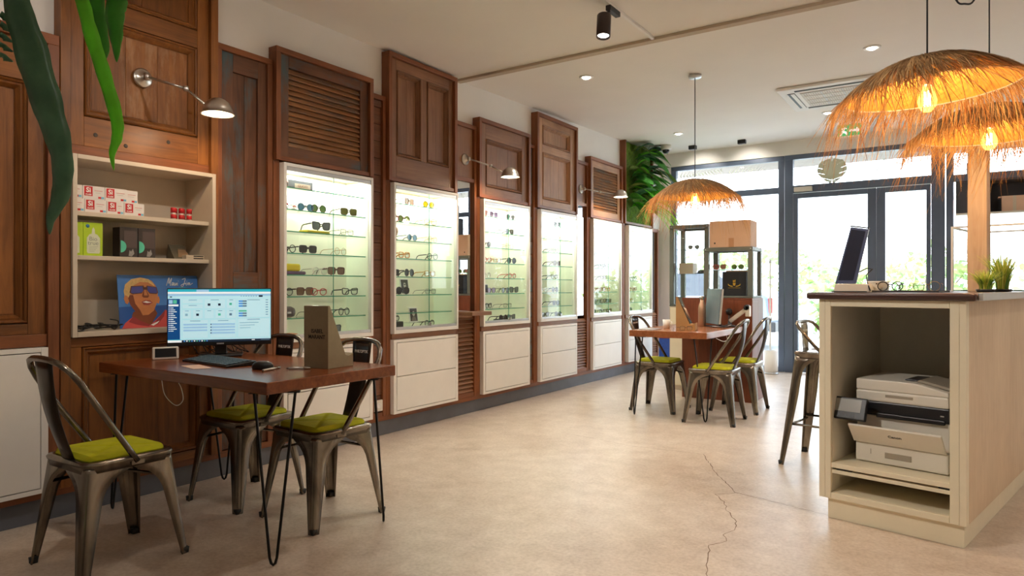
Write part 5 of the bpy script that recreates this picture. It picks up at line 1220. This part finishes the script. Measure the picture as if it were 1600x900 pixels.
loft([rsq(.049,.006,0), rsq(.051,.006,.25), rsq(.048,.006,.65), rsq(.050,.006,1.08)], smooth=False).build('timber', M['post_z'], t)
# glass display box on the counter
u, v = cl(.165, 1.74); t = thing('counter_display_case', 'clear glass display box with white edges standing on the counter', 'display case', (u, v, TZ), CA); a, b, h = .43, .62, .42
for (x0,x1,y0,y1) in ((0,.012,0,.012),(a-.012,a,0,.012),(0,.012,b-.012,b),(a-.012,a,b-.012,b)): B('corner_post', t, x0,x1,y0,y1,0,h-.0125,M['white'],.001)
MB().box(0,a,0,.012,h-.012,h).box(0,a,b-.012,b,h-.012,h).box(0,.012,.0122,b-.0122,h-.012,h).box(a-.012,a,.0122,b-.0122,h-.012,h).build('top_frame', M['white'], t)
B('pane', t, .0125, a-.0125, .003, .008, .002, h-.0125, M['glass'], 0); B('pane', t, .0125, a-.0125, b-.008, b-.003, .002, h-.0125, M['glass'], 0); B('pane', t, .003, .008, .0125, b-.0125, .002, h-.0125, M['glass'], 0); B('pane', t, a-.008, a-.003, .0125, b-.0125, .002, h-.0125, M['glass'], 0)
B('shelf', t, .0085, a-.0085, .0085, b-.0085, .195, .201, M['shelfglass'], 0); B('base', t, .0125, a-.0125, .0085, b-.0085, .001, .006, M['dark'], 0)
u, v = cl(.27, 1.86); t = thing('spray_flask', 'small dark spray flask inside the counter display box', 'bottle', (u, v, TZ+.0065)); MB().lathe([(0,0),(.022,0),(.024,.004),(.024,.06),(.012,.075),(.011,.09)], 14).build('body', fm((90,100,120),'f'), t); MB().lathe([(0,.0905),(.013,.0905),(.010,.12),(.0,.124)], 12).build('cap', fm((60,110,110),'f'), t)
# grass pots
def grass(x, y, z, label, h, n, seed, cols, spread=.5):
    rr = random.Random(seed); t = thing('grass_plant', label, 'plant', (x, y, z), 0, 'grass pots on the counter')
    MB().lathe([(0,0),(.04,0),(.045,.014),(.043,.015),(.038,.012),(0,.012)], 18).build('pot', M['dark'], t)
    mb = MB()
    for k in range(n):
        a = rr.uniform(0,2*PI); l_ = h*rr.uniform(.55,1.05); o_ = rr.uniform(0,.03); sp = rr.uniform(.1,spread); w = rr.uniform(.0022,.0038); sd = Vector((-math.sin(a), math.cos(a), 0)); vs = []
        for i in range(5):
            s = i/4; p = Vector((o_*math.cos(a)+sp*l_*s*s*math.cos(a), o_*math.sin(a)+sp*l_*s*s*math.sin(a), .011+l_*s*(1-.12*s*sp))); q = w*(1-s*.85); vs += [p-sd*q, p+sd*q]
        mb.add(vs, [(2*i,2*i+1,2*i+3,2*i+2) for i in range(4)], rr.randrange(len(cols)))
    o = mb.build('blades', cols, t); o['kind'] = 'stuff'
gc = [thin('grass_lime', S(186,204,84), .5), thin('grass_green', S(120,164,80), .5), thin('grass_yellow', S(224,222,130), .5)]
u, v = cl(.56, 1.06); grass(u, v, TZ, 'tall yellow-green grass plant beside the wooden post', .20, 520, 5, gc, .6)
u, v = cl(.545, .80+.20); 
u, v = cl(.515, .90); grass(u, v, TZ, 'low green grass plant in front of the glass display box', .11, 380, 6, gc, 1.0)
# window shelf box with carton
t = thing('window_shelf', 'dark open shelf box hung across the window beyond the post', 'shelf', (3.60, 9.12, 1.93)); dk = plain('dark_shelf', S(66,66,72), .5, var=.1)
B('bottom_board', t, 0, 1.3, 0, .30, 0, .02, M['whiteplastic']); B('top_board', t, 0, 1.3, 0, .30, .36, .38, dk); B('back_board', t, 0, 1.3, .285, .30, .0205, .3595, dk); B('end_board', t, 0, .02, 0, .284, .0205, .3595, dk); B('end_board', t, 1.28, 1.3, 0, .284, .0205, .3595, dk); B('divider', t, .30, .32, 0, .284, .0205, .3595, dk); B('front_flap', t, .0205, .2995, .001, .012, .0205, .3595, dk)
for xx in (.1, 1.2): B('hanger', t, xx, xx+.02, .286, .31, .3805, .62, M['anthracite'])
simple('small_carton', 'small open brown carton on the dark window shelf', 'box', (4.02, 9.18, 1.951), [('carton', 0,.24,0,.16,0,.17,M['kraft'],.002),('flap', -.03,0,0,.16,.155,.165,M['kraft'],0),('tape', .1,.13,-.0008,0,0,.17,M['beige_shelf'],0)])
simple('dark_bag', 'dark bag standing on the window shelf beside the small carton', 'bag', (4.32, 9.18, 1.951), [('bag', 0,.26,0,.18,0,.27,fm((96,88,80),'f'),.03),('strap', .05,.2,-.002,0,.2,.215,M['ink'],0)])

wire([(3.60,3.62,2.93),(3.615,3.66,2.70),(3.66,3.72,2.46),(3.70,3.75,2.425),(3.74,3.79,2.46),(3.78,3.90,2.70),(3.80,4.0,2.94)], .0045, M['dark'], 'slack dark cable loop hanging between the counter pendant cords')
# ================================================================ far end: display cases and table things
gmf = plain('gunmetal_frame', S(108,114,108), .45, .4, var=.08)
def show_case(label, x0, y0, z0, w, dp, h, shelves, t_=.05):
    t = thing('show_case', label, 'display case', (x0, y0, z0)); e = t_
    for (xa,xb) in ((0,e),(w-e,w)):
        for (ya,yb) in ((0,e),(dp-e,dp)): B('post', t, xa,xb,ya,yb,.0205,h-.0405,gmf,.006)
    MB().box(0,w,0,e,h-.04,h).box(0,w,dp-e,dp,h-.04,h).box(0,e,e+.0002,dp-e-.0002,h-.04,h).box(w-e,w,e+.0002,dp-e-.0002,h-.04,h).build('top_frame', gmf, t, .006)
    B('base', t, 0,w,0,dp,0,.02,gmf,.004); B('top_pane', t, e,w-e,e,dp-e,h-.02,h-.014,M['glass'],0)
    B('pane', t, e+.0005,w-e-.0005,.018,.024,.021,h-.041,M['glass'],0); B('pane', t, e+.0005,w-e-.0005,dp-.024,dp-.018,.021,h-.041,M['glass'],0)
    B('pane', t, .018,.024,e+.0005,dp-e-.0005,.021,h-.041,M['glass'],0); B('pane', t, w-.024,w-.018,e+.0005,dp-e-.0005,.021,h-.041,M['glass'],0)
    for z in shelves: B('shelf', t, e+.001,w-e-.001,e+.001,dp-e-.001,z,z+.006,M['shelfglass'],0)
    for xx in (.02, w-.02): MB().lathe([(0,0),(.006,0),(.006,.002),(0,.002)], 8, c=(xx,-.0022,h-.02), M=Matrix.Rotation(R(-90),4,'X')).build('screw', M['alu'], t)
    return t
show_case('tall gunmetal glass show case on the beige base cabinet', .965, 7.25, .915, .44, .40, .89, (.35,.62))
show_case('low gunmetal glass show case on the mahogany pedestal carrying a carton', 1.485, 6.83, 1.0185, .485, .36, .505, (.28,))
t = thing('base_cabinet', 'pale beige base cabinet under the tall show case', 'cabinet', (.965, 7.25, 0)); B('carcass', t, 0,.44,.006,.42,.0,.9145,M['beige_shelf'],.003); B('door', t, .012,.428,-.006,.0055,.05,.90,M['counter_white'],.003); MB().rings(0,0,0,0,[(0,0),(0,0)]).build('hinge', M['alu'], t) if False else None
MB().tube([(.40,-.006,.5),(.40,-.022,.51),(.40,-.022,.6),(.40,-.006,.61)], .005, 6).build('handle', M['alu'], t)
simple('carton', 'large plain cardboard carton on top of the low show case', 'box', (1.54, 6.85, 1.5242), [('carton', 0,.40,0,.30,0,.265,M['kraft'],.004),('tape', .19,.24,-.0008,0,0,.09,plain('tape_tan', S(190,140,104), .5, var=.05),0),('hand_hole', .045,.06,-.0008,0,.035,.05,M['dark'],0)], 2)
# black presentation box with gold emblem
t = simple('presentation_box', 'black presentation box with gold emblem inside the low show case', 'box', (1.655, 6.90, 1.0395), [('box', 0,.235,0,.09,0,.24,plain('black_velvet', S(26,27,36), .7, var=.08),.003)])
goldm = plain('gold_print', S(214,170,60), .35, .5, var=.05)
def eg(poly, nm='emblem'): MB().prism([(p[0]+.1175, p[1]+.12) for p in poly], -.0012, -.0003, 'y').build(nm, goldm, t)
eg([(-.013,-.002),(-.010,-.014),(0,-.022),(.010,-.014),(.013,-.002),(.012,.010),(-.012,.010)], 'shield'); eg([(-.010,.014),(-.004,.014),(-.002,.022),(.006,.020),(.008,.014),(.013,.016),(.010,.028),(.016,.034),(.010,.042),(.004,.034),(-.004,.032),(-.010,.038),(-.014,.030)], 'rearing_figure')
for s in (-1,1):
    arc = [(s*.062*math.cos(R(a)), -.006+.026*math.sin(R(a))) for a in range(-75,16,15)]; arc2 = [(s*.054*math.cos(R(a)), -.004+.018*math.sin(R(a))) for a in range(0,-76,-15)]
    eg((arc+arc2)[::s], 'scroll')
eg([(-.06,-.043),(.06,-.043),(.06,-.040),(-.06,-.040)], 'line')
simple('wooden_box', 'low wooden box behind the black presentation box', 'box', (1.66, 7.0, 1.0395), [('box', 0,.25,0,.09,0,.255,M['kraft'],.003),('lid_line', 0,.25,-.001,-.0002,.24,.244,M['brown_y'],0)])
for k, (lk, x) in enumerate((('red glasses',1.555),('pink-brown sunglasses',1.61))): put_glasses(lk, x, 6.93+.03*k, 1.3052, -90, lk + ' on the glass shelf of the low show case', 'eyewear in the show cases', False)
put_glasses('green-lens round sunglasses', 1.77, 7.04, 1.3052, -90, 'green-lens sunglasses above the low wooden box', 'eyewear in the show cases', False)
put_glasses('dark aviator sunglasses', 1.19, 7.40, 1.5415, -90, 'dark aviator sunglasses on the upper shelf of the tall show case', 'eyewear in the show cases', False)
simple('box_stand', 'pale box-shaped stand on the lower shelf of the tall show case', 'stand', (1.035, 7.36, 1.2715), [('box', 0,.16,0,.14,0,.12,M['beige_shelf'],.004),('foot', .02,.14,.02,.12,-.0002,.0,M['dark'],0)])
t = thing('flat_cap', 'small dark cap-shaped case in the tall show case', 'case', (1.285, 7.40, 1.2715)); MB().lathe([(0,0),(.05,0),(.055,.01),(.045,.035),(.02,.045),(0,.046)], 16).build('body', M['dark'], t); B('brim', t, -.06,-.02,-.055,.0,.0,.008,M['dark'],.002)
# on the far table
t = thing('display_box', 'kraft card display stand with mirror slope on the far table', 'display stand', (1.60, 5.72, .7505), R(90+55))
MB().prism([(0,0),(.165,0),(.165,.062),(.135,.05),(.115,.055),(.012,.29),(0,.29)], 0, .155, 'x').build('body', plain('kraft_tan', S(186,146,96), .8, var=.05), t, .001)
MB().prism([(.121,.058),(.018,.290),(.021,.291),(.124,.059)], .012, .143, 'x').build('mirror', M['mirror'], t); t.rotation_euler = (0,0,R(-78)); t.location = (1.55, 5.93, .7505)
t = thing('steel_bottle', 'champagne-coloured steel drinking bottle on the far table', 'bottle', (1.585, 6.48, .7505)); cb = plain('rose_steel', S(196,160,136), .3, .8, var=.05)
MB().lathe([(0,0),(.034,0),(.036,.006),(.036,.17),(.030,.205),(.019,.235),(.018,.255),(0,.256)], 24).build('body', cb, t); MB().lathe([(0,.2565),(.022,.2565),(.024,.262),(.024,.285),(.021,.29),(0,.29)], 20).build('cap', M['chrome'], t)
t = thing('computer_monitor', 'slim grey-blue monitor seen from the side on the far table', 'monitor', (1.70, 6.42, .7505), R(-52)); pnl = plain('screen_grey_blue', S(110,132,146), .2, var=.05)
MB().prism([(-.012,.03),(.0,.03),(.03,.36),(.018,.36)], -.17, .17, 'x').build('screen', pnl, t, .002); MB().prism([(.0005,.032),(.02,.032),(.049,.358),(.0305,.358)], -.17, .17, 'x').build('case', M['alu'], t, .002)
B('stand_base', t, -.10,.10,-.03,.13,0,.012,M['dark'],.003); MB().tube([(0,.08,.012),(0,.05,.20)], .014, 8).build('stand_neck', M['dark'], t)
t = thing('jointed_arm', 'white jointed monitor arm clamped beside the far table pedestal', 'arm', (1.88, 6.55, .7505)); wp = M['whiteplastic']
MB().box(-.018,.018,-.02,.02,0,.20, M=Matrix.Translation((-.05,.0,.05)) @ Matrix.Rotation(R(52),4,'Y')).build('lower_arm', wp, t, .006); MB().lathe([(0,-.03),(.026,-.03),(.028,0),(.026,.03),(0,.03)], 14, c=(.11,0,.185), M=Matrix.Rotation(R(90),4,'X')).build('joint', M['dark'], t)
MB().lathe([(0,0),(.05,0),(.05,.012),(.02,.018),(.018,.05),(0,.052)], 16, c=(-.05,0,0)).build('clamp', M['dark'], t); MB().box(.10,.14,-.03,.03,.10,.20).build('bracket', wp, t, .005)
for k in range(3): wire([(1.72+.03*k,6.30,.76),(1.76,6.22+.04*k,.765),(1.83,6.30,.757),(1.86,6.38+.05*k,.77)], .003, M['white'] if k else M['dark'], 'tangled cable lying on the far table below the jointed arm', 'cable')['group'] = 'cables on the far table'
wire([(1.90,6.2,.69),(1.935,6.1,.66),(1.945,5.95,.655),(1.93,5.80,.69)], .0025, M['white'], 'thin white cable drooping under the far table edge')
t = thing('webcam', 'round black camera on the pedestal behind the far table monitor', 'camera', (1.76, 6.765, .7505)); MB().lathe([(0,0),(.03,0),(.03,.008),(.008,.012),(.008,.10),(0,.101)], 14).build('stand', M['dark'], t); MB().lathe([(0,.1015),(.02,.105),(.032,.125),(.030,.15),(.015,.165),(0,.167)], 16).build('head', M['black'], t)
t = thing('tumbler', 'small white cup on the far table beside the card display', 'cup', (1.43, 5.95, .7505)); MB().lathe([(0,0),(.028,0),(.034,.08),(.032,.08),(.027,.004),(0,.004)], 18).build('cup', M['white'], t); MB().tube([(.030,0,.065),(.05,0,.06),(.05,0,.03),(.03,0,.022)], .004, 6).build('handle', M['white'], t)
o = MB().box(1.28,1.42,5.66,5.85,.7506,.7545).build('leaflet', plain('leaflet_grey', S(150,150,160), .4, var=.1), None, .0005); tag(o, 'grey leaflet lying at the far table corner', 'leaflet')
put_glasses('thin dark metal glasses', 1.70, 5.70, .7512, -40, 'thin dark metal glasses lying on the far table', 'eyewear on the far table', True)
# floor things at the window
t = thing('umbrella_stand', 'white cylindrical stand on the floor by the window', 'stand', (1.585, 9.25, 0)); MB().lathe([(0,0),(.085,0),(.085,.30),(.078,.30),(.078,.02),(0,.02)], 24).build('cylinder', M['white'], t); MB().lathe([(.086,.0),(.09,.0),(.09,.02),(.086,.02)], 24).build('foot_ring', M['alu'], t)
t = thing('floor_stand', 'slim white upright display pole standing in the white cylinder', 'pole', (1.575, 9.25, .0205)); MB().tube([(0,0,0),(0,0,1.42)], .012, 8).build('pole', M['white'], t); MB().tube([(0,0,1.4205),(0,0,1.46)], .016, 8).build('cap', M['alu'], t)
t = thing('floor_stand', 'thin black upright rod standing beside the low show case', 'pole', (1.72, 7.9, 0)); MB().tube([(0,0,.01),(0,0,1.50)], .008, 8).build('rod', M['rod'], t); MB().lathe([(0,0),(.09,0),(.09,.006),(.02,.012),(0,.012)], 20).build('foot', M['rod'], t)
simple('toy_box', 'red and blue storage bin on the floor by the last mirror column', 'bin', (.25, 8.75, 0), [('bin', 0,.3,0,.3,0,.44,fm((40,80,170),'f'),.01),('lid', -.01,.31,-.01,.31,.4405,.51,fm((190,60,60),'f'),.01)])

# ================================================================ plants
def strap(pts, widths, fold=.25, mat=None, name='leaf', parent=None, n=4):
    """leaf blade along a path with a midrib fold"""
    L = [Vector(p) for p in pts]; out = []; ws = []
    for i in range(len(L)-1):
        p0, p1, p2, p3 = L[max(0,i-1)], L[i], L[i+1], L[min(len(L)-1,i+2)]
        for k in range(n):
            s = k/n; out.append(.5*((2*p1)+(p2-p0)*s+(2*p0-5*p1+4*p2-p3)*s*s+(3*p1-p0-3*p2+p3)*s**3)); ws.append(widths[i]*(1-s)+widths[i+1]*s)
    out.append(L[-1]); ws.append(widths[-1]); vs = []; up = None
    return out, ws
def strap_leaf(pts, widths, side, fold, mat, name, parent, n=5, solid=.0008):
    out, ws = strap(pts, widths, n=n); vs = []; sd0 = Vector(side).normalized()
    for i, p in enumerate(out):
        d_ = (out[min(len(out)-1,i+1)]-out[max(0,i-1)]).normalized(); sd = (sd0-d_*sd0.dot(d_)).normalized(); nn = sd.cross(d_); w = ws[i]*(1+.05*math.sin(i*1.7))
        vs += [p-sd*w+nn*fold*w, p-sd*w*.5+nn*fold*w*.35, p, p+sd*w*.5+nn*fold*w*.35, p+sd*w+nn*fold*w]
    fs = [(5*i+j, 5*i+j+1, 5*i+j+6, 5*i+j+5) for i in range(len(out)-1) for j in range(4)]
    return MB().add(vs, fs, 0, True).build(name, mat, parent, solid=solid)
lf_dark = thin('leaf_dark', S(92,138,108), .2, .25, .25); lf_lime = thin('leaf_lime', S(150,232,80), .5, .35, .15); lf_mid = thin('leaf_mid', S(98,176,76), .4, .32, .2); lf_olive = thin('leaf_olive', S(136,160,84), .35, .35, .2)
# tall plant at the camera side; positions from its stem
fp = thing('potted_plant', 'tall potted strap-leaf plant with drooping dark and lime leaves', 'plant', (2.05, .42, 0))
MB().lathe([(0,0),(.15,0),(.18,.32),(.19,.34),(.17,.34),(.165,.28),(0,.28)], 24).build('pot', M['dark'], fp); MB().lathe([(0,.2805),(.16,.2805),(.0,.29)], 20).build('soil', plain('soil', S(60,44,34), .95, var=.2), fp)
MB().tube([(0,0,.28),(.01,.01,.9),(-.01,0,1.5),(0,.01,1.95)], [.03,.025,.022,.018], 8).build('stem', barkm, fp)
# leaf paths in metres from the plant's base
strap_leaf([(0.096, 0.123, 1.95), (0.159, 0.117, 1.98), (0.262, 0.09, 1.662), (0.283, 0.104, 1.555), (0.311, 0.122, 1.448), (0.332, 0.136, 1.364), (0.332, 0.136, 1.296), (0.319, 0.127, 1.251), (0.318, 0.127, 1.222)], [0.006, 0.0154, 0.022, 0.03, 0.027, 0.02, 0.017, 0.009, 0.001], (.832,.555,0), .35, lf_dark, 'leaf', fp)
strap_leaf([(0.068, 0.165, 1.95), (0.132, 0.159, 1.98), (0.302, 0.176, 1.684), (0.321, 0.189, 1.602), (0.344, 0.205, 1.514), (0.362, 0.217, 1.438), (0.363, 0.217, 1.403), (0.356, 0.213, 1.374), (0.36, 0.215, 1.343)], [0.006, 0.0084, 0.012, 0.0135, 0.013, 0.012, 0.01, 0.006, 0.0005], (.832,.555,0), .35, lf_lime, 'leaf', fp)
strap_leaf([(-0.004, 0.273, 1.95), (0.059, 0.267, 1.98), (0.184, 0.254, 1.748), (0.195, 0.261, 1.671), (0.205, 0.268, 1.606), (0.195, 0.261, 1.561)], [0.006, 0.0126, 0.018, 0.018, 0.012, 0.001], (.832,.555,0), .35, lf_mid, 'leaf', fp)
strap_leaf([(0.046, 0.234, 1.99), (0.109, 0.228, 2.02), (0.281, 0.247, 1.721), (0.285, 0.25, 1.659), (0.289, 0.252, 1.61), (0.291, 0.254, 1.565)], [0.006, 0.014, 0.02, 0.019, 0.012, 0.001], (.832,.555,0), .35, lf_mid, 'leaf', fp)
strap_leaf([(0.059, 0.123, 1.87), (0.123, 0.117, 1.9), (0.205, 0.076, 1.631), (0.224, 0.088, 1.615), (0.241, 0.1, 1.601)], [0.006, 0.0056, 0.008, 0.007, 0.0005], (.832,.555,0), .35, lf_dark, 'leaf', fp)
strap_leaf([(0.059, 0.123, 1.84), (0.123, 0.117, 1.87), (0.205, 0.076, 1.611), (0.224, 0.088, 1.597), (0.241, 0.1, 1.584)], [0.006, 0.0056, 0.008, 0.007, 0.0005], (.832,.555,0), .35, lf_dark, 'leaf', fp)
strap_leaf([(0.059, 0.123, 1.81), (0.123, 0.117, 1.84), (0.205, 0.076, 1.592), (0.224, 0.088, 1.578), (0.241, 0.1, 1.567)], [0.006, 0.0056, 0.008, 0.007, 0.0005], (.832,.555,0), .35, lf_dark, 'leaf', fp)
strap_leaf([(0.059, 0.123, 1.78), (0.123, 0.117, 1.81), (0.205, 0.076, 1.572), (0.224, 0.088, 1.56), (0.241, 0.1, 1.55)], [0.006, 0.0056, 0.008, 0.007, 0.0005], (.832,.555,0), .35, lf_dark, 'leaf', fp)
strap_leaf([(0.059, 0.123, 1.75), (0.123, 0.117, 1.78), (0.205, 0.076, 1.553), (0.224, 0.088, 1.542), (0.241, 0.1, 1.532)], [0.006, 0.0056, 0.008, 0.007, 0.0005], (.832,.555,0), .35, lf_dark, 'leaf', fp)
for k in range(8):
    a = .8+k*.7; strap_leaf([(0,.01,1.93),(.12*math.cos(a)-.06,.12*math.sin(a)-.05,2.1),(.30*math.cos(a)-.12,.30*math.sin(a)-.12,2.08),(.45*math.cos(a)-.16,.45*math.sin(a)-.16,1.9)], [.012,.03,.03,.002], (-math.sin(a),math.cos(a),0), .3, lf_dark if k % 2 else lf_mid, 'leaf', fp) if math.cos(a-3.9) > 0 else None
# small bright plant at the floor by the pot
gp = thing('fern_plant', 'small bright green fern standing by the big plant pot', 'plant', (1.42, .58, 0)); MB().lathe([(0,0),(.08,0),(.1,.16),(.09,.16),(0,.14)], 18).build('pot', M['dark'], gp)
for k in range(10):
    a = k*.63+.2; r = .22 if k % 2 else .17; strap_leaf([(0,0,.15),(.08*math.cos(a),.08*math.sin(a),.32),(r*math.cos(a),r*math.sin(a),.34+.02*(k % 3))], [.006,.016,.001], (-math.sin(a),math.cos(a),0), .2, lf_lime, 'leaf', gp)
# ---- living wall
pw = thing('plant_wall', 'framed green moss wall with lush tropical leaves above the last cabinet', 'plant wall', (0, 8.09, 0)); w = .95
B('frame_board', pw, -.019, .06, 0, .035, 1.945, 3.018, M['frame_z']); B('frame_board', pw, -.019, .06, w-.035, w, 1.945, 3.018, M['frame_z']); B('frame_board', pw, -.019, .05, .0355, w-.0355, 1.945, 1.975, M['frame_y'])
B('side_board', pw, -.20, .03, 0, .046, .15, 1.9445, M['frame_z']); B('side_board', pw, -.20, .03, .944, .95, .15, 1.9445, M['frame_z']); B('middle_rail', pw, -.15, .045, .0465, .9435, .724, .766, M['brown_y'])
mossm = plain('moss', S(92,122,34), .95, var=.45, scale=30, bmp=.8)
rr = random.Random(9); mb = MB(); NY, NZ = 30, 34; vs = []
for i in range(NZ+1):
    for j in range(NY+1): vs.append((.02+rr.uniform(0,.02)+.012*math.sin(i*.9)*math.cos(j*.8), .036+(w-.072)*j/NY, 1.976+(3.01-1.976)*i/NZ))
mb.add(vs, [(i*(NY+1)+j, i*(NY+1)+j+1, (i+1)*(NY+1)+j+1, (i+1)*(NY+1)+j) for i in range(NZ) for j in range(NY)], 0, True); mb.box(-.018,-.0,.036,w-.036,1.976,3.01); mb.build('moss_panel', mossm, pw)
def broad(p, d_, ln, wd, droop, mat, name='leaf', split=False, tilt=0):
    """broad tropical leaf; split gives monstera-like fingers"""
    p = Vector(p); d_ = Vector(d_).normalized(); up = Vector((0,0,1)); sd = d_.cross(up).normalized(); sd = (Matrix.Rotation(tilt, 3, d_) @ sd); N = 10; mb = MB(); C_ = []
    for i in range(N+1):
        s = i/N; q = p+d_*ln*s; q.z -= droop*ln*s*s; C_.append((q, wd*math.sin(PI*min(1,(s*.93+.05)))**.75*(1 if s < .97 else .3)))
    vs = []; fs = []
    if not split:
        for q, hw in C_: vs += [q-sd*hw+Vector((0,0,.18*hw)), q-sd*hw*.5+Vector((0,0,.02*hw)), q, q+sd*hw*.5+Vector((0,0,.02*hw)), q+sd*hw+Vector((0,0,.18*hw))]
        fs = [(5*i+j, 5*i+j+1, 5*i+j+6, 5*i+j+5) for i in range(N) for j in range(4)]
        mb.add(vs, fs, 0, True)
    else:
        for s_ in (-1,1):
            for i in range(N):
                (q0,h0),(q1,h1) = C_[i], C_[i+1]; t_ = (q1-q0); g = t_*.22 if i % 2 else t_*.05
                mb.add([q0, q1, q1+sd*s_*h1*.5, q1+sd*s_*h1-g+t_*.5, q0+sd*s_*h0+g+t_*.5, q0+sd*s_*h0*.5], [(0,1,2,3,4,5) if s_ > 0 else (5,4,3,2,1,0)], 0, False)
    st_ = p-d_*.12+Vector((0,0,-.02)); mb.tube([st_, p, C_[N//2][0]], [.005,.004,.002], 5)
    return mb.build(name, mat, pw, solid=.0008)
def frondp(p, d_, ln, n, mat, droop=.5, lw=.10):
    p = Vector(p); d_ = Vector(d_).normalized(); sd = d_.cross(Vector((0,0,1))).normalized(); mb = MB(); pts = []
    for i in range(n+1):
        s = i/n; q = p+d_*ln*s; q.z -= droop*ln*s*s; pts.append(q)
    mb.tube(pts, .003, 5)
    for i in range(1, n+1):
        s = i/n; l2 = lw*math.sin(PI*(.12+.82*s)); t_ = (pts[i]-pts[i-1]).normalized()
        for s_ in (-1,1):
            e = pts[i]+sd*s_*l2+t_*l2*.6+Vector((0,0,-.25*l2)); mb.add([pts[i]-t_*.005, pts[i]+t_*.006, e], [(0,1,2)])
    return mb.build('frond', mat, pw)
rr = random.Random(4); mats = [lf_mid, lf_dark, lf_olive, lf_mid, lf_lime]
for k in range(46):
    y = rr.uniform(.10,.88); z = rr.uniform(2.15,2.95); d_ = (rr.uniform(.5,1), rr.uniform(-.6,.7), rr.uniform(-.2,.7)); broad((.06,y,z), d_, rr.uniform(.20,.42), rr.uniform(.05,.105), rr.uniform(.3,.9), rr.choice(mats), tilt=rr.uniform(-.5,.5))
broad((.12,.75,2.45), (.8,.6,.25), .34, .12, .5, lf_mid, split=True, tilt=.5); broad((.10,.5,2.42), (1,-.15,.05), .36, .10, .7, lf_lime, split=True, tilt=.6); broad((.14,.82,2.30), (.9,.5,.05), .32, .10, .8, lf_lime, tilt=.3)
broad((.08,.6,2.88), (.5,.35,.6), .45, .09, .5, lf_dark, tilt=.6); broad((.08,.75,2.70), (.7,.8,.3), .5, .07, .7, lf_olive); broad((.10,.3,2.62), (1,.3,.15), .42, .06, .8, lf_olive); broad((.1,.55,2.70), (.9,.1,.5), .36, .11, .6, lf_dark, split=True)
for k in range(12): frondp((.07, rr.uniform(.1,.8), rr.uniform(2.35,2.95)), (rr.uniform(.5,1), rr.uniform(-.7,.6), rr.uniform(.1,.6)), rr.uniform(.28,.45), 14, rr.choice((lf_dark, lf_mid)), rr.uniform(.5,.9))
frondp((.08,0.42,2.15), (.9,0.30,.35), .48, 20, lf_lime, 1.15, .15); frondp((.08,0.58,2.20), (.9,0.40,.35), .48, 20, lf_lime, 1.15, .15); frondp((.08,0.72,2.14), (.9,0.50,.35), .48, 20, lf_lime, 1.15, .15); frondp((.08,0.82,2.20), (.9,0.60,.35), .48, 20, lf_lime, 1.15, .15); broad((.10,.86,2.25), (.7,.8,.0), .40, .08, .7, lf_lime, tilt=.4); broad((.10,.8,2.6), (.8,.8,.2), .42, .10, .6, lf_mid, tilt=.5); frondp((.07,.62,2.9), (.35,.1,.9), .26, 14, lf_dark, .1, .10); frondp((.07,.12,2.68), (.6,-.9,.3), .3, 14, lf_olive, .5, .09)
